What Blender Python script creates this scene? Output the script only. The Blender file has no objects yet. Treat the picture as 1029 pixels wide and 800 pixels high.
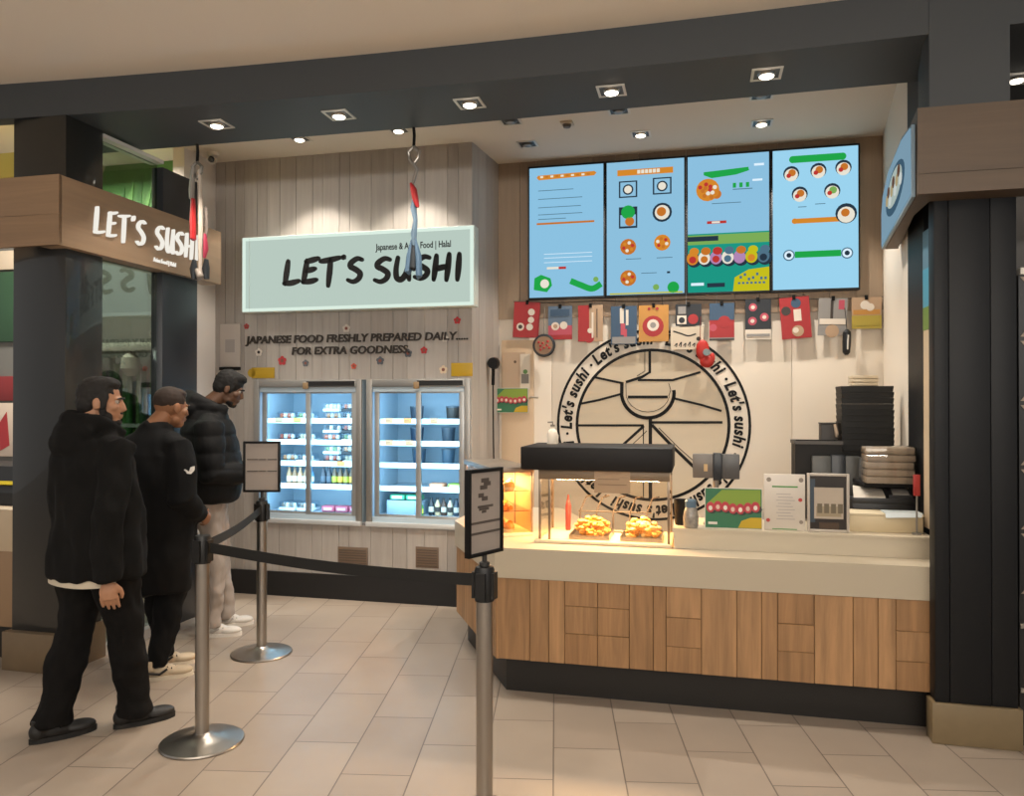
import bpy, bmesh, math, random
from math import pi, sin, cos, radians, sqrt, atan2
from mathutils import Vector, Matrix

random.seed(7)
scene = bpy.context.scene
COL = scene.collection

# ---------------------------------------------------------------- camera
F_PX, HZ, CAM_H = 780.0, 405.0, 1.6
cam_d = bpy.data.cameras.new('camera')
cam = bpy.data.objects.new('camera', cam_d)
COL.objects.link(cam)
cam.location = (0, 0, CAM_H)
cam.rotation_euler = (radians(90) + math.atan((HZ - 400) / F_PX), 0, 0)
cam_d.sensor_width = 36.0
cam_d.lens = F_PX / 1029.0 * 36.0
cam_d.clip_start = 0.05
scene.camera = cam

# ---------------------------------------------------------------- world, exposure
vs = scene.view_settings
vs.view_transform = 'Standard'
vs.look = 'None'
vs.exposure = 0.0
vs.gamma = 1.0
vs.use_curve_mapping = False
world = bpy.data.worlds.new('world')
scene.world = world
world.use_nodes = True
world.node_tree.nodes['Background'].inputs[0].default_value = (1.0, 0.97, 0.94, 1)
world.node_tree.nodes['Background'].inputs[1].default_value = 0.46

# frame of the shop front: u runs along the counter (to the right), v goes into the shop
TH = -radians(13.46)
CT, ST = cos(-TH), sin(-TH)


def uv(u, v, z=0.0):
    return Vector((u * CT + v * ST, -u * ST + v * CT, z))


def W(px, py, v):
    """the point of the vertical plane at depth v that the photograph shows at (px, py): (u, z)"""
    dx, dz = (px - 514.5) / F_PX, -(py - HZ) / F_PX
    t = v / (dx * ST + CT)
    return t * (dx * CT - ST), CAM_H + t * dz


def area_light(name, loc, size, size_y, energy, color, rot=(0, 0, 0)):
    l = bpy.data.lights.new(name, 'AREA')
    l.shape = 'RECTANGLE'
    l.size, l.size_y, l.energy, l.color = size, size_y, energy, color
    o = bpy.data.objects.new(name, l)
    COL.objects.link(o)
    o.location, o.rotation_euler = loc, rot
    return o


# the lit ceiling of the mall above the walkway
area_light('mall_ceiling_light', (-0.6, 0.2, 3.45), 5.0, 1.6, 52, (1.0, 0.94, 0.86))
area_light('mall_ceiling_light.001', (-0.6, -3.0, 3.45), 6.0, 2.0, 80, (1.0, 0.94, 0.86))
# unseen uplight added behind the camera to brighten the mall ceiling
area_light('mall_fill_light', (0.0, -3.5, 2.5), 7.0, 0.6, 500, (1.0, 0.95, 0.88), (radians(180 - 25), 0, 0))
DOWN_E, CEIL_E = 62.0, 85.0        # watts of the soffit and the shop ceiling spots


# ---------------------------------------------------------------- materials
def lin(h):
    h = h.lstrip('#')
    c = [int(h[i:i + 2], 16) / 255 for i in (0, 2, 4)]
    return tuple((x / 12.92 if x <= 0.04045 else ((x + 0.055) / 1.055) ** 2.4) for x in c) + (1.0,)


_mats = {}


def M(hexc, rough=0.6, metal=0.0, bump=0.0, bscale=40.0, spec=0.5, coat=0.0, vary=0.0):
    key = (hexc, rough, metal, bump, bscale, spec, coat, vary)
    if key in _mats:
        return _mats[key]
    m = bpy.data.materials.new('surface_' + hexc.lstrip('#'))
    m.use_nodes = True
    nt = m.node_tree
    b = nt.nodes['Principled BSDF']
    b.inputs['Base Color'].default_value = lin(hexc)
    b.inputs['Roughness'].default_value = rough
    b.inputs['Metallic'].default_value = metal
    b.inputs['Specular IOR Level'].default_value = spec
    b.inputs['Coat Weight'].default_value = coat
    tc = nt.nodes.new('ShaderNodeTexCoord')
    nz = nt.nodes.new('ShaderNodeTexNoise')
    nz.inputs['Scale'].default_value = bscale
    nz.inputs['Detail'].default_value = 3
    nt.links.new(tc.outputs['Object'], nz.inputs['Vector'])
    if bump:
        bp = nt.nodes.new('ShaderNodeBump')
        bp.inputs['Strength'].default_value = bump
        bp.inputs['Distance'].default_value = 0.01
        nt.links.new(nz.outputs['Fac'], bp.inputs['Height'])
        nt.links.new(bp.outputs['Normal'], b.inputs['Normal'])
    if vary:
        mx = nt.nodes.new('ShaderNodeMix')
        mx.data_type = 'RGBA'
        c = lin(hexc)
        mx.inputs[6].default_value = tuple(x * (1 - vary) for x in c[:3]) + (1,)
        mx.inputs[7].default_value = tuple(min(1, x * (1 + vary)) for x in c[:3]) + (1,)
        nt.links.new(nz.outputs['Fac'], mx.inputs[0])
        nt.links.new(mx.outputs[2], b.inputs['Base Color'])
    _mats[key] = m
    return m


def E(hexc, strength=1.0):
    key = ('e', hexc, strength)
    if key in _mats:
        return _mats[key]
    m = bpy.data.materials.new('glow_' + hexc.lstrip('#'))
    m.use_nodes = True
    nt = m.node_tree
    nt.nodes.clear()
    o = nt.nodes.new('ShaderNodeOutputMaterial')
    e = nt.nodes.new('ShaderNodeEmission')
    e.inputs[0].default_value = lin(hexc)
    e.inputs[1].default_value = strength
    nt.links.new(e.outputs[0], o.inputs[0])
    _mats[key] = m
    return m


def glass(tint='#ffffff', refl=0.5, ior=1.45):
    key = ('g', tint, refl, ior)
    if key in _mats:
        return _mats[key]
    m = bpy.data.materials.new('pane_glass')
    m.use_nodes = True
    nt = m.node_tree
    nt.nodes.clear()
    o = nt.nodes.new('ShaderNodeOutputMaterial')
    mix = nt.nodes.new('ShaderNodeMixShader')
    tr = nt.nodes.new('ShaderNodeBsdfTransparent')
    gl = nt.nodes.new('ShaderNodeBsdfGlossy')
    fr = nt.nodes.new('ShaderNodeLayerWeight')
    pw = nt.nodes.new('ShaderNodeMath')
    pw.operation = 'POWER'
    pw.inputs[1].default_value = 5.0 - (ior - 1.4) * 8
    ad = nt.nodes.new('ShaderNodeMath')
    ad.operation = 'MULTIPLY_ADD'
    ad.inputs[1].default_value = 0.95
    ad.inputs[2].default_value = 0.04
    mu = nt.nodes.new('ShaderNodeMath')
    mu.operation = 'MULTIPLY'
    tr.inputs[0].default_value = lin(tint)
    gl.inputs['Roughness'].default_value = 0.02
    fr.inputs['Blend'].default_value = 0.5
    mu.inputs[1].default_value = refl
    nt.links.new(fr.outputs['Facing'], pw.inputs[0])
    nt.links.new(pw.outputs[0], ad.inputs[0])
    nt.links.new(ad.outputs[0], mu.inputs[0])
    nt.links.new(mu.outputs[0], mix.inputs[0])
    nt.links.new(tr.outputs[0], mix.inputs[1])
    nt.links.new(gl.outputs[0], mix.inputs[2])
    nt.links.new(mix.outputs[0], o.inputs[0])
    _mats[key] = m
    return m


def wood(name, c1, c2, grain_axis=2, rough=0.5, grain=0.35, scale=9.0):
    """timber whose boards differ by the face attribute 'tone', with grain along one axis"""
    m = bpy.data.materials.new(name)
    m.use_nodes = True
    nt = m.node_tree
    b = nt.nodes['Principled BSDF']
    b.inputs['Roughness'].default_value = rough
    at = nt.nodes.new('ShaderNodeAttribute')
    at.attribute_name = 'tone'
    tc = nt.nodes.new('ShaderNodeTexCoord')
    mp = nt.nodes.new('ShaderNodeMapping')
    sc = [scale] * 3
    sc[grain_axis] = scale * 0.06
    mp.inputs['Scale'].default_value = sc
    ad = nt.nodes.new('ShaderNodeVectorMath')
    ad.operation = 'ADD'
    ml = nt.nodes.new('ShaderNodeVectorMath')
    ml.operation = 'SCALE'
    ml.inputs['Scale'].default_value = 17.0
    nt.links.new(at.outputs['Color'], ml.inputs[0])
    nt.links.new(tc.outputs['Object'], mp.inputs['Vector'])
    nt.links.new(mp.outputs[0], ad.inputs[0])
    nt.links.new(ml.outputs[0], ad.inputs[1])
    nz = nt.nodes.new('ShaderNodeTexNoise')
    nz.inputs['Scale'].default_value = 3.0
    nz.inputs['Detail'].default_value = 7
    nz.inputs['Roughness'].default_value = 0.62
    nz.inputs['Distortion'].default_value = 0.6
    nt.links.new(ad.outputs[0], nz.inputs['Vector'])
    mx = nt.nodes.new('ShaderNodeMix')
    mx.data_type = 'RGBA'
    mx.inputs[6].default_value = lin(c1)
    mx.inputs[7].default_value = lin(c2)
    nt.links.new(at.outputs['Fac'], mx.inputs[0])
    rp = nt.nodes.new('ShaderNodeMapRange')
    rp.inputs['From Min'].default_value = 0.3
    rp.inputs['From Max'].default_value = 0.7
    rp.inputs['To Min'].default_value = 1 - grain
    rp.inputs['To Max'].default_value = 1 + grain * 0.4
    nt.links.new(nz.outputs['Fac'], rp.inputs['Value'])
    vm = nt.nodes.new('ShaderNodeVectorMath')
    vm.operation = 'SCALE'
    nt.links.new(mx.outputs[2], vm.inputs[0])
    nt.links.new(rp.outputs[0], vm.inputs['Scale'])
    nt.links.new(vm.outputs[0], b.inputs['Base Color'])
    bp = nt.nodes.new('ShaderNodeBump')
    bp.inputs['Strength'].default_value = 0.15
    bp.inputs['Distance'].default_value = 0.004
    nt.links.new(nz.outputs['Fac'], bp.inputs['Height'])
    nt.links.new(bp.outputs['Normal'], b.inputs['Normal'])
    return m


def tile_floor():
    m = bpy.data.materials.new('floor_tiles')
    m.use_nodes = True
    nt = m.node_tree
    b = nt.nodes['Principled BSDF']
    tc = nt.nodes.new('ShaderNodeTexCoord')
    mp = nt.nodes.new('ShaderNodeMapping')
    mp.inputs['Location'].default_value = (0.10, 0.13, 0)
    br = nt.nodes.new('ShaderNodeTexBrick')
    br.offset = 0.5
    br.inputs['Scale'].default_value = 1.0
    br.inputs['Brick Width'].default_value = 0.61
    br.inputs['Row Height'].default_value = 0.305
    br.inputs['Mortar Size'].default_value = 0.0032
    br.inputs['Mortar Smooth'].default_value = 0.1
    br.inputs['Bias'].default_value = 0.0
    br.inputs['Color1'].default_value = lin('#a39586')
    br.inputs['Color2'].default_value = lin('#998b7d')
    br.inputs['Mortar'].default_value = lin('#6b6057')
    nt.links.new(tc.outputs['Object'], mp.inputs[0])
    nt.links.new(mp.outputs[0], br.inputs['Vector'])
    nz = nt.nodes.new('ShaderNodeTexNoise')
    nz.inputs['Scale'].default_value = 2.2
    nz.inputs['Detail'].default_value = 6
    nt.links.new(tc.outputs['Object'], nz.inputs['Vector'])
    rp = nt.nodes.new('ShaderNodeMapRange')
    rp.inputs['To Min'].default_value = 0.86
    rp.inputs['To Max'].default_value = 1.12
    nt.links.new(nz.outputs['Fac'], rp.inputs['Value'])
    vm = nt.nodes.new('ShaderNodeVectorMath')
    vm.operation = 'SCALE'
    nt.links.new(br.outputs['Color'], vm.inputs[0])
    nt.links.new(rp.outputs[0], vm.inputs['Scale'])
    nt.links.new(vm.outputs[0], b.inputs['Base Color'])
    b.inputs['Roughness'].default_value = 0.36
    b.inputs['Specular IOR Level'].default_value = 0.4
    bp = nt.nodes.new('ShaderNodeBump')
    bp.invert = True
    bp.inputs['Strength'].default_value = 0.4
    bp.inputs['Distance'].default_value = 0.003
    nt.links.new(br.outputs['Fac'], bp.inputs['Height'])
    nt.links.new(bp.outputs['Normal'], b.inputs['Normal'])
    return m


DARK = M('#36393b', 0.55, bump=0.05, bscale=120)
PILLAR = M('#131416', 0.5, bump=0.03, bscale=60, spec=0.3)
CREAM = M('#dfd5c6', 0.55)
LAMINATE = M('#cfc3ae', 0.35)
WHITE = M('#d8d4cc', 0.5)
STEEL = M('#a9a39b', 0.32, 1.0, bump=0.03, bscale=300)
ALU = M('#9c9a96', 0.4, 0.7)
BLACK = M('#09090a', 0.5, spec=0.25)
BLACKM = M('#100f0e', 0.8, spec=0.25)
RUBBER = M('#1a1816', 0.8)
W_WALL = wood('wall_timber', '#9d968f', '#ada69f', 2, 0.55, 0.14)
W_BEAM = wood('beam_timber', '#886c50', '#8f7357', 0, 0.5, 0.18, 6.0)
W_OAK = wood('counter_oak', '#a17951', '#b38a60', 2, 0.5, 0.38, 7.0)


# ---------------------------------------------------------------- mesh builder
class MB:
    def __init__(s):
        s.v, s.f, s.m, s.t = [], [], [], []

    def add(s, verts, faces, m=0, tone=None):
        o = len(s.v)
        s.v += [tuple(p) for p in verts]
        tn = random.random() if tone is None else tone
        for f in faces:
            s.f.append([i + o for i in f])
            s.m.append(m)
            s.t.append(tn)
        return s

    def box(s, x0, x1, y0, y1, z0, z1, m=0, tone=None, b=0.0, seg=2):
        x0, x1 = min(x0, x1), max(x0, x1)
        y0, y1 = min(y0, y1), max(y0, y1)
        z0, z1 = min(z0, z1), max(z0, z1)
        if b <= 0:
            V = [(x0, y0, z0), (x1, y0, z0), (x1, y1, z0), (x0, y1, z0), (x0, y0, z1), (x1, y0, z1), (x1, y1, z1), (x0, y1, z1)]
            return s.add(V, [(3, 2, 1, 0), (4, 5, 6, 7), (0, 1, 5, 4), (1, 2, 6, 5), (2, 3, 7, 6), (3, 0, 4, 7)], m, tone)
        bm = bmesh.new()
        bmesh.ops.create_cube(bm, size=1.0)
        for v in bm.verts:
            v.co = ((x0 + x1) / 2 + v.co.x * (x1 - x0), (y0 + y1) / 2 + v.co.y * (y1 - y0), (z0 + z1) / 2 + v.co.z * (z1 - z0))
        b = min(b, 0.49 * min(x1 - x0, y1 - y0, z1 - z0))
        bmesh.ops.bevel(bm, geom=bm.edges[:], offset=b, segments=seg, affect='EDGES', profile=0.5)
        bm.verts.index_update()
        s.add([v.co[:] for v in bm.verts], [[v.index for v in f.verts] for f in bm.faces], m, tone)
        bm.free()
        return s

    def prism(s, pts, lo, hi, plane='xz', m=0, tone=None):
        """extrude a 2D outline; plane xz extrudes along y, xy along z, yz along x"""
        if plane == 'xz':
            g = lambda p, d: (p[0], d, p[1])
        elif plane == 'xy':
            g = lambda p, d: (p[0], p[1], d)
        else:
            g = lambda p, d: (d, p[0], p[1])
        n = len(pts)
        V = [g(p, lo) for p in pts] + [g(p, hi) for p in pts]
        fs = [list(range(n)), list(range(2 * n - 1, n - 1, -1))]
        for i in range(n):
            j = (i + 1) % n
            fs.append((i, i + n, j + n, j))
        return s.add(V, fs, m, tone)

    def disc(s, cx, cz, r, lo, hi, m=0, n=20, rx=None, a0=0, a1=2 * pi):
        rx = rx or r
        full = abs(a1 - a0 - 2 * pi) < 1e-6
        k = n if full else n + 1
        pts = [(cx + rx * cos(a0 + (a1 - a0) * i / n), cz + r * sin(a0 + (a1 - a0) * i / n)) for i in range(k)]
        return s.prism(pts, lo, hi, 'xz', m)

    def ribbon(s, pts, w, lo, hi, m=0):
        """a stroke of given width laid in the xz plane, extruded from y=lo to y=hi"""
        n = len(pts)
        ws = w if isinstance(w, (list, tuple)) else [w] * n
        L, R = [], []
        for i in range(n):
            a = pts[max(i - 1, 0)]
            c = pts[min(i + 1, n - 1)]
            dx, dz = c[0] - a[0], c[1] - a[1]
            d = sqrt(dx * dx + dz * dz) or 1
            nx, nz = -dz / d, dx / d
            L.append((pts[i][0] + nx * ws[i] / 2, pts[i][1] + nz * ws[i] / 2))
            R.append((pts[i][0] - nx * ws[i] / 2, pts[i][1] - nz * ws[i] / 2))
        for i in range(n - 1):
            s.prism([L[i], L[i + 1], R[i + 1], R[i]], lo, hi, 'xz', m)
        return s

    def ring(s, cx, cz, r0, r1, lo, hi, m=0, n=64, a0=0.0, a1=2 * pi):
        for i in range(n):
            a, b = a0 + (a1 - a0) * i / n, a0 + (a1 - a0) * (i + 1) / n
            s.prism([(cx + r0 * cos(a), cz + r0 * sin(a)), (cx + r1 * cos(a), cz + r1 * sin(a)),
                     (cx + r1 * cos(b), cz + r1 * sin(b)), (cx + r0 * cos(b), cz + r0 * sin(b))], lo, hi, 'xz', m)
        return s

    def tube(s, path, r, n=10, m=0, flat=1.0, up=None):
        """a round bar along a path, radius may be a list; ends closed"""
        P = [Vector(p) for p in path]
        k = len(P)
        rs = r if isinstance(r, (list, tuple)) else [r] * k
        prev = None
        V = []
        for i in range(k):
            d = (P[min(i + 1, k - 1)] - P[max(i - 1, 0)])
            d = d.normalized() if d.length > 1e-9 else Vector((0, 0, 1))
            if prev is None:
                ref = Vector(up) if up else (Vector((0, 0, 1)) if abs(d.z) < 0.9 else Vector((1, 0, 0)))
                a = d.cross(ref).normalized()
            else:
                a = (prev - d * prev.dot(d)).normalized()
            prev = a
            b = d.cross(a)
            for j in range(n):
                t = 2 * pi * j / n
                V.append(P[i] + a * (rs[i] * cos(t)) + b * (rs[i] * flat * sin(t)))
        fs = []
        for i in range(k - 1):
            for j in range(n):
                q = (j + 1) % n
                fs.append((i * n + j, i * n + q, (i + 1) * n + q, (i + 1) * n + j))
        fs.append(list(range(n - 1, -1, -1)))
        fs.append([(k - 1) * n + j for j in range(n)])
        return s.add(V, fs, m, 0.5)

    def lathe(s, prof, n=32, c=(0, 0, 0), m=0):
        V, fs = [], []
        for (r, z) in prof:
            for j in range(n):
                t = 2 * pi * j / n
                V.append((c[0] + r * cos(t), c[1] + r * sin(t), c[2] + z))
        k = len(prof)
        for i in range(k - 1):
            for j in range(n):
                q = (j + 1) % n
                fs.append((i * n + j, i * n + q, (i + 1) * n + q, (i + 1) * n + j))
        fs.append(list(range(n - 1, -1, -1)))
        fs.append([(k - 1) * n + j for j in range(n)])
        return s.add(V, fs, m, 0.5)

    def ball(s, c, r, m=0, n=14):
        rx, ry, rz = r if isinstance(r, (tuple, list)) else (r, r, r)
        V, fs = [], []
        k = n // 2 + 1
        for i in range(1, k):
            ph = pi * i / k
            for j in range(n):
                t = 2 * pi * j / n
                V.append((c[0] + rx * sin(ph) * cos(t), c[1] + ry * sin(ph) * sin(t), c[2] + rz * cos(ph)))
        rows = k - 1
        V += [(c[0], c[1], c[2] + rz), (c[0], c[1], c[2] - rz)]
        for i in range(rows - 1):
            for j in range(n):
                q = (j + 1) % n
                fs.append((i * n + j, (i + 1) * n + j, (i + 1) * n + q, i * n + q))
        T, B = rows * n, rows * n + 1
        for j in range(n):
            q = (j + 1) % n
            fs.append((T, j, q))
            fs.append((B, (rows - 1) * n + q, (rows - 1) * n + j))
        return s.add(V, fs, m, 0.5)

    def text(s, body, size, x, z, lo, hi, m=0, align='LEFT', shear=0.0, rot=0.0, bold=0.0, sx=1.0):
        """lettering in the xz plane facing -y"""
        c = bpy.data.curves.new('lettering', 'FONT')
        c.body, c.size, c.align_x, c.shear, c.offset = body, size, align, shear, bold
        c.resolution_u = 3
        o = bpy.data.objects.new('lettering', c)
        COL.objects.link(o)
        me = bpy.data.meshes.new_from_object(o.evaluated_get(bpy.context.evaluated_depsgraph_get()))
        ca, sa = cos(rot), sin(rot)
        n = len(me.vertices)
        base = []
        for p in me.vertices:
            a, b = p.co.x * sx, p.co.y
            base.append((x + a * ca - b * sa, z + a * sa + b * ca))
        V = [(p[0], lo, p[1]) for p in base] + [(p[0], hi, p[1]) for p in base]
        fs = [list(p.vertices) for p in me.polygons] + [[i + n for i in reversed(p.vertices)] for p in me.polygons]
        cnt = {}
        for p in me.polygons:
            for e in p.edge_keys:
                cnt[e] = cnt.get(e, 0) + 1
        for (a, b), k in cnt.items():
            if k == 1:
                fs.append((a, b, b + n, a + n))
        s.add(V, fs, m, 0.5)
        bpy.data.objects.remove(o)
        bpy.data.curves.remove(c)
        bpy.data.meshes.remove(me)
        return s

    def mesh(s, name, mats, sharp=35):
        me = bpy.data.meshes.new(name)
        me.from_pydata(s.v, [], s.f)
        for m in (mats if isinstance(mats, (list, tuple)) else [mats]):
            me.materials.append(m)
        me.polygons.foreach_set('material_index', s.m)
        a = me.attributes.new('tone', 'FLOAT', 'FACE')
        a.data.foreach_set('value', s.t)
        bm = bmesh.new()
        bm.from_mesh(me)
        bmesh.ops.recalc_face_normals(bm, faces=bm.faces[:])
        bm.to_mesh(me)
        bm.free()
        me.polygons.foreach_set('use_smooth', [True] * len(me.polygons))
        me.set_sharp_from_angle(angle=radians(sharp))
        me.update()
        return me

    def build(s, name, mats, parent=None, loc=(0, 0, 0), rz=0.0, sharp=35):
        o = bpy.data.objects.new(name, s.mesh(name, mats, sharp))
        COL.objects.link(o)
        o.location = loc
        o.rotation_euler = (0, 0, rz)
        if parent:
            o.parent = parent
        return o


def tag(o, label, cat, group=None):
    o['label'], o['category'] = label, cat
    if group:
        o['group'] = group
    return o


def empty(name, loc, rz, label, cat, group=None):
    o = bpy.data.objects.new(name, None)
    COL.objects.link(o)
    o.empty_display_size = 0.1
    o.location, o.rotation_euler = loc, (0, 0, rz)
    return tag(o, label, cat, group)


def thing(name, label, cat, u, v, z=0.0, group=None, rz=0.0):
    return empty(name, uv(u, v, z), TH + rz, label, cat, group)


def one(mb, name, mats, label, cat, u, v, z=0.0, group=None, rz=0.0):
    return tag(mb.build(name, mats, None, uv(u, v, z), TH + rz), label, cat, group)


def struct(mb, name, mats, u=0, v=0, z=0):
    o = mb.build(name, mats, None, uv(u, v, z), TH)
    o['kind'] = 'structure'
    return o


def copy_thing(root, loc, rz, label, group=None):
    r = root.copy()
    COL.objects.link(r)
    r.location, r.rotation_euler = loc, (0, 0, rz)
    r['label'] = label
    if group:
        r['group'] = group
    for ch in list(root.children):
        c = ch.copy()
        COL.objects.link(c)
        c.parent = r
        for g in ch.children:
            d = g.copy()
            COL.objects.link(d)
            d.parent = c
    return r


ORD = ['first', 'second', 'third', 'fourth', 'fifth', 'sixth', 'seventh', 'eighth', 'ninth', 'tenth', 'eleventh', 'twelfth']

# ================================================================ STRUCTURE
V_F, V_B, V_C = 5.84, 6.46, 4.13            # chiller wall, back wall, counter front
Z_C, Z_S, Z_M = 3.65, 3.32, 3.53            # shop ceiling, soffit, mall ceiling


def vfront(u):
    return 3.995 - 0.0126 * (u + 0.6) ** 2


fl = MB().add([(-9, -9, 0), (9, -9, 0), (9, 9, 0), (-9, 9, 0)], [(0, 1, 2, 3)])
fl = fl.build('floor', tile_floor(), None, (0, 2.5, 0), radians(90 - 3.2))
fl['kind'] = 'structure'

mc = MB()
us = [-5.5 + i * 0.35 for i in range(24)]
mc.prism([(u, vfront(u)) for u in us] + [(us[-1], -6), (us[0], -6)], Z_M, Z_M + 0.06, 'xy', 0)
struct(mc, 'ceiling_front', M('#e6dccd', 0.8))
sc_ = MB().box(-6.6, 1.9, 4.5, 6.7, Z_C, Z_C + 0.06)
struct(sc_, 'ceiling', M('#cdc3b6', 0.75))

so = MB()
us = [-4.0 + i * 0.3 for i in range(19)] + [1.44]
so.prism([(u, vfront(u)) for u in us] + [(1.44, 4.53), (-1.5, 4.57), (-4.0, 4.53)], Z_S, Z_C + 0.08, 'xy', 0)
us = [-6.4 + i * 0.3 for i in range(9)]
so.prism([(u, vfront(u)) for u in us] + [(u, vfront(u) + 0.1) for u in reversed(us)], Z_S, Z_C + 0.08, 'xy', 0)
so.prism([(1.05, vfront(1.05) - 0.004), (1.38, vfront(1.38) - 0.004), (1.38, 4.42), (1.12, 4.42), (1.05, 4.06)], 2.952, Z_C + 0.08, 'xy', 0)
us = [1.43, 1.8, 2.2, 2.6]
so.prism([(u, vfront(u) + 0.02) for u in us] + [(2.6, 5.25), (1.43, 5.25)], Z_S + 0.07, Z_C + 0.08, 'xy', 0)
struct(so, 'beam_front', DARK)

# chiller wall of upright boards, with a gap where the two chillers stand
FZ0, FZ1 = 0.63, 1.79
wl = MB()
u = -4.02
while u < -1.725:
    w = min(random.choice([0.09, 0.12, 0.15, 0.19]), -1.72 - u)
    if -1.72 - (u + w) < 0.05:
        w = -1.72 - u
    d = random.uniform(0, 0.003)
    tn = random.random()
    if u + w / 2 < -3.635:
        wl.box(u, u + w - 0.003, V_F + d, V_F + 0.03, 0.2, Z_C, 0, tn)
    else:
        wl.box(u, u + w - 0.003, V_F + d, V_F + 0.03, 0.2, FZ0 - 0.02, 0, tn)
        wl.box(u, u + w - 0.003, V_F + d, V_F + 0.03, FZ1, Z_C, 0, tn)
    u += w
wl.box(-4.02, -3.64, V_F + 0.03, V_F + 0.06, 0.0, Z_C, 1)
wl.box(-3.64, -1.72, V_F + 0.03, V_F + 0.06, 0.0, FZ0 - 0.02, 1)
wl.box(-3.64, -1.72, V_F + 0.03, V_F + 0.06, FZ1, Z_C, 1)
struct(wl, 'wall_left_back', [W_WALL, BLACKM])
# return between the chiller wall and the back wall
wr = MB()
for i in range(4):
    a, b = i / 4, (i + 1) / 4
    pa = (-1.72 + 0.06 * a, V_F + 0.002 + 0.62 * a)
    pb = (-1.72 + 0.06 * b, V_F + 0.002 + 0.62 * b - 0.003)
    wr.prism([pa, pb, (pb[0] - 0.03, pb[1]), (pa[0] - 0.03, pa[1])], 0.0, Z_C, 'xy', 0)
struct(wr, 'wall_return', W_WALL)
bk = MB().box(-4.05, -1.73, V_F - 0.015, V_F + 0.03, 0, 0.2)
struct(bk, 'baseboard_left_back', M('#141416', 0.5))

# back wall: cream panels below, timber band behind the screens
bw = MB()
for a, b in [(-1.66, -1.2), (-1.197, -0.2), (-0.197, 0.72), (0.723, 1.45)]:
    bw.box(a, b, V_B, V_B + 0.05, 0, 2.33, 0, b=0.0015)
struct(bw, 'wall_back', CREAM)
wb = MB()
u = -1.66
while u < 1.44:
    w = min(random.choice([0.14, 0.19, 0.24]), 1.44 - u)
    wb.box(u, u + w - 0.003, V_B - 0.025, V_B + 0.05, 2.315, Z_C, 0)
    u += w
struct(wb, 'wall_back_upper', wood('back_timber', '#8f7a66', '#9c8872', 2, 0.55, 0.12))

# right wall: cream, then a dark post, then the pillar
rw = MB()
P0, P1, P2 = (1.386, 6.46), (1.172, 4.85), (1.165, 4.5)
rw.prism([P0, P1, (P1[0] + 0.1, P1[1]), (P0[0] + 0.2, P0[1])], 0, Z_C, 'xy', 0)
struct(rw, 'wall_right', CREAM)
rp = MB().prism([P1, P2, (P2[0] + 0.1, P2[1]), (P1[0] + 0.1, P1[1])], 0, Z_C, 'xy', 0)
struct(rp, 'pillar_right_inner', PILLAR)

pr = MB()
pr.box(1.168, 1.43, 4.05, 4.4, 0, 2.951, 0)
for a, b in [(1.088, 1.1505), (1.152, 1.327), (1.3285, 1.437)]:
    pr.box(a, b, 4.035, (4.405 if a > 1.3 else 4.125) if a != 1.152 else 4.06, 0.18, 2.951, 0, b=0.004)
struct(pr, 'pillar_right', PILLAR)
struct(MB().box(1.07, 1.45, 4.015, 4.122, 0, 0.19, 0, b=0.004).box(1.168, 1.45, 4.12, 4.42, 0, 0.19, 0, b=0.004), 'baseboard_pillar_right', M('#7d6c50', 0.4, vary=0.08, bscale=20))

pl = MB()
pl.box(-4.035, -3.658, 3.868, 4.165, 0, Z_S, 0, b=0.003)
struct(pl, 'pillar_left', M('#1c1c1a', 0.35, bump=0.0, coat=0.5))
struct(MB().box(-4.06, -3.64, 3.82, 4.185, 0, 0.23, 0, b=0.004), 'baseboard_pillar_left', M('#6b5a44', 0.4, vary=0.08, bscale=20))
struct(MB().box(-3.75, -3.658, 4.73, 5.12, 0, 3.26, 0, b=0.003), 'pillar_left_inner', M('#23262b', 0.35))
w1 = MB().box(-3.72, -3.705, 4.166, 4.729, 2.9, 3.28)
struct(w1, 'window_1', glass('#c8d2c8', 1.5, 1.5))
w2 = MB().box(-3.72, -3.705, 4.166, 4.729, 0.06, 2.55)
struct(w2, 'window_2', glass('#b9c4bd', 3.2, 1.55))
t1 = MB().box(-3.76, -3.65, 4.166, 4.729, 3.28, 3.305).box(-3.76, -3.65, 4.166, 4.729, 0, 0.06)
struct(t1, 'trim_1', M('#c9c6c0', 0.4, 0.3))
# white wall end beyond the partition
struct(MB().box(-4.10, -3.995, 5.42, 5.84, 0, Z_C, 0, b=0.003), 'wall_left', M('#d6d0ca', 0.55))

# ---- shopfront next door, seen past the left pillar and through the partition glass
struct(MB().box(-9, -4.05, 5.75, 5.8, 0, Z_C + 0.1, 0), 'wall_left_next_door', M('#6b6a66', 0.7))
struct(MB().box(1.44, 3.2, 5.25, 5.3, 0, Z_C + 0.1, 0), 'wall_right_next_door', M('#5a5754', 0.6))
# ceiling lamps of the shop next door
for i, (u_, v_) in enumerate(((-5.2, 4.9), (-4.6, 5.0))):
    area_light('next_door_light' + ('.%03d' % i if i else ''), uv(u_, v_, 3.5), 0.5, 0.5, 55, (1.0, 0.92, 0.8))

# ================================================================ HAND-BRUSHED LETTERING
def cr(pts, k=6):
    """smooth curve through points"""
    out = []
    n = len(pts)
    for i in range(n - 1):
        p0, p1, p2, p3 = pts[max(i - 1, 0)], pts[i], pts[i + 1], pts[min(i + 2, n - 1)]
        for j in range(k):
            t = j / k
            out.append(tuple(0.5 * (2 * p1[q] + (p2[q] - p0[q]) * t + (2 * p0[q] - 5 * p1[q] + 4 * p2[q] - p3[q]) * t * t
                                    + (3 * p1[q] - p0[q] - 3 * p2[q] + p3[q]) * t ** 3) for q in (0, 1)))
    out.append(pts[-1])
    return out


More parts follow.
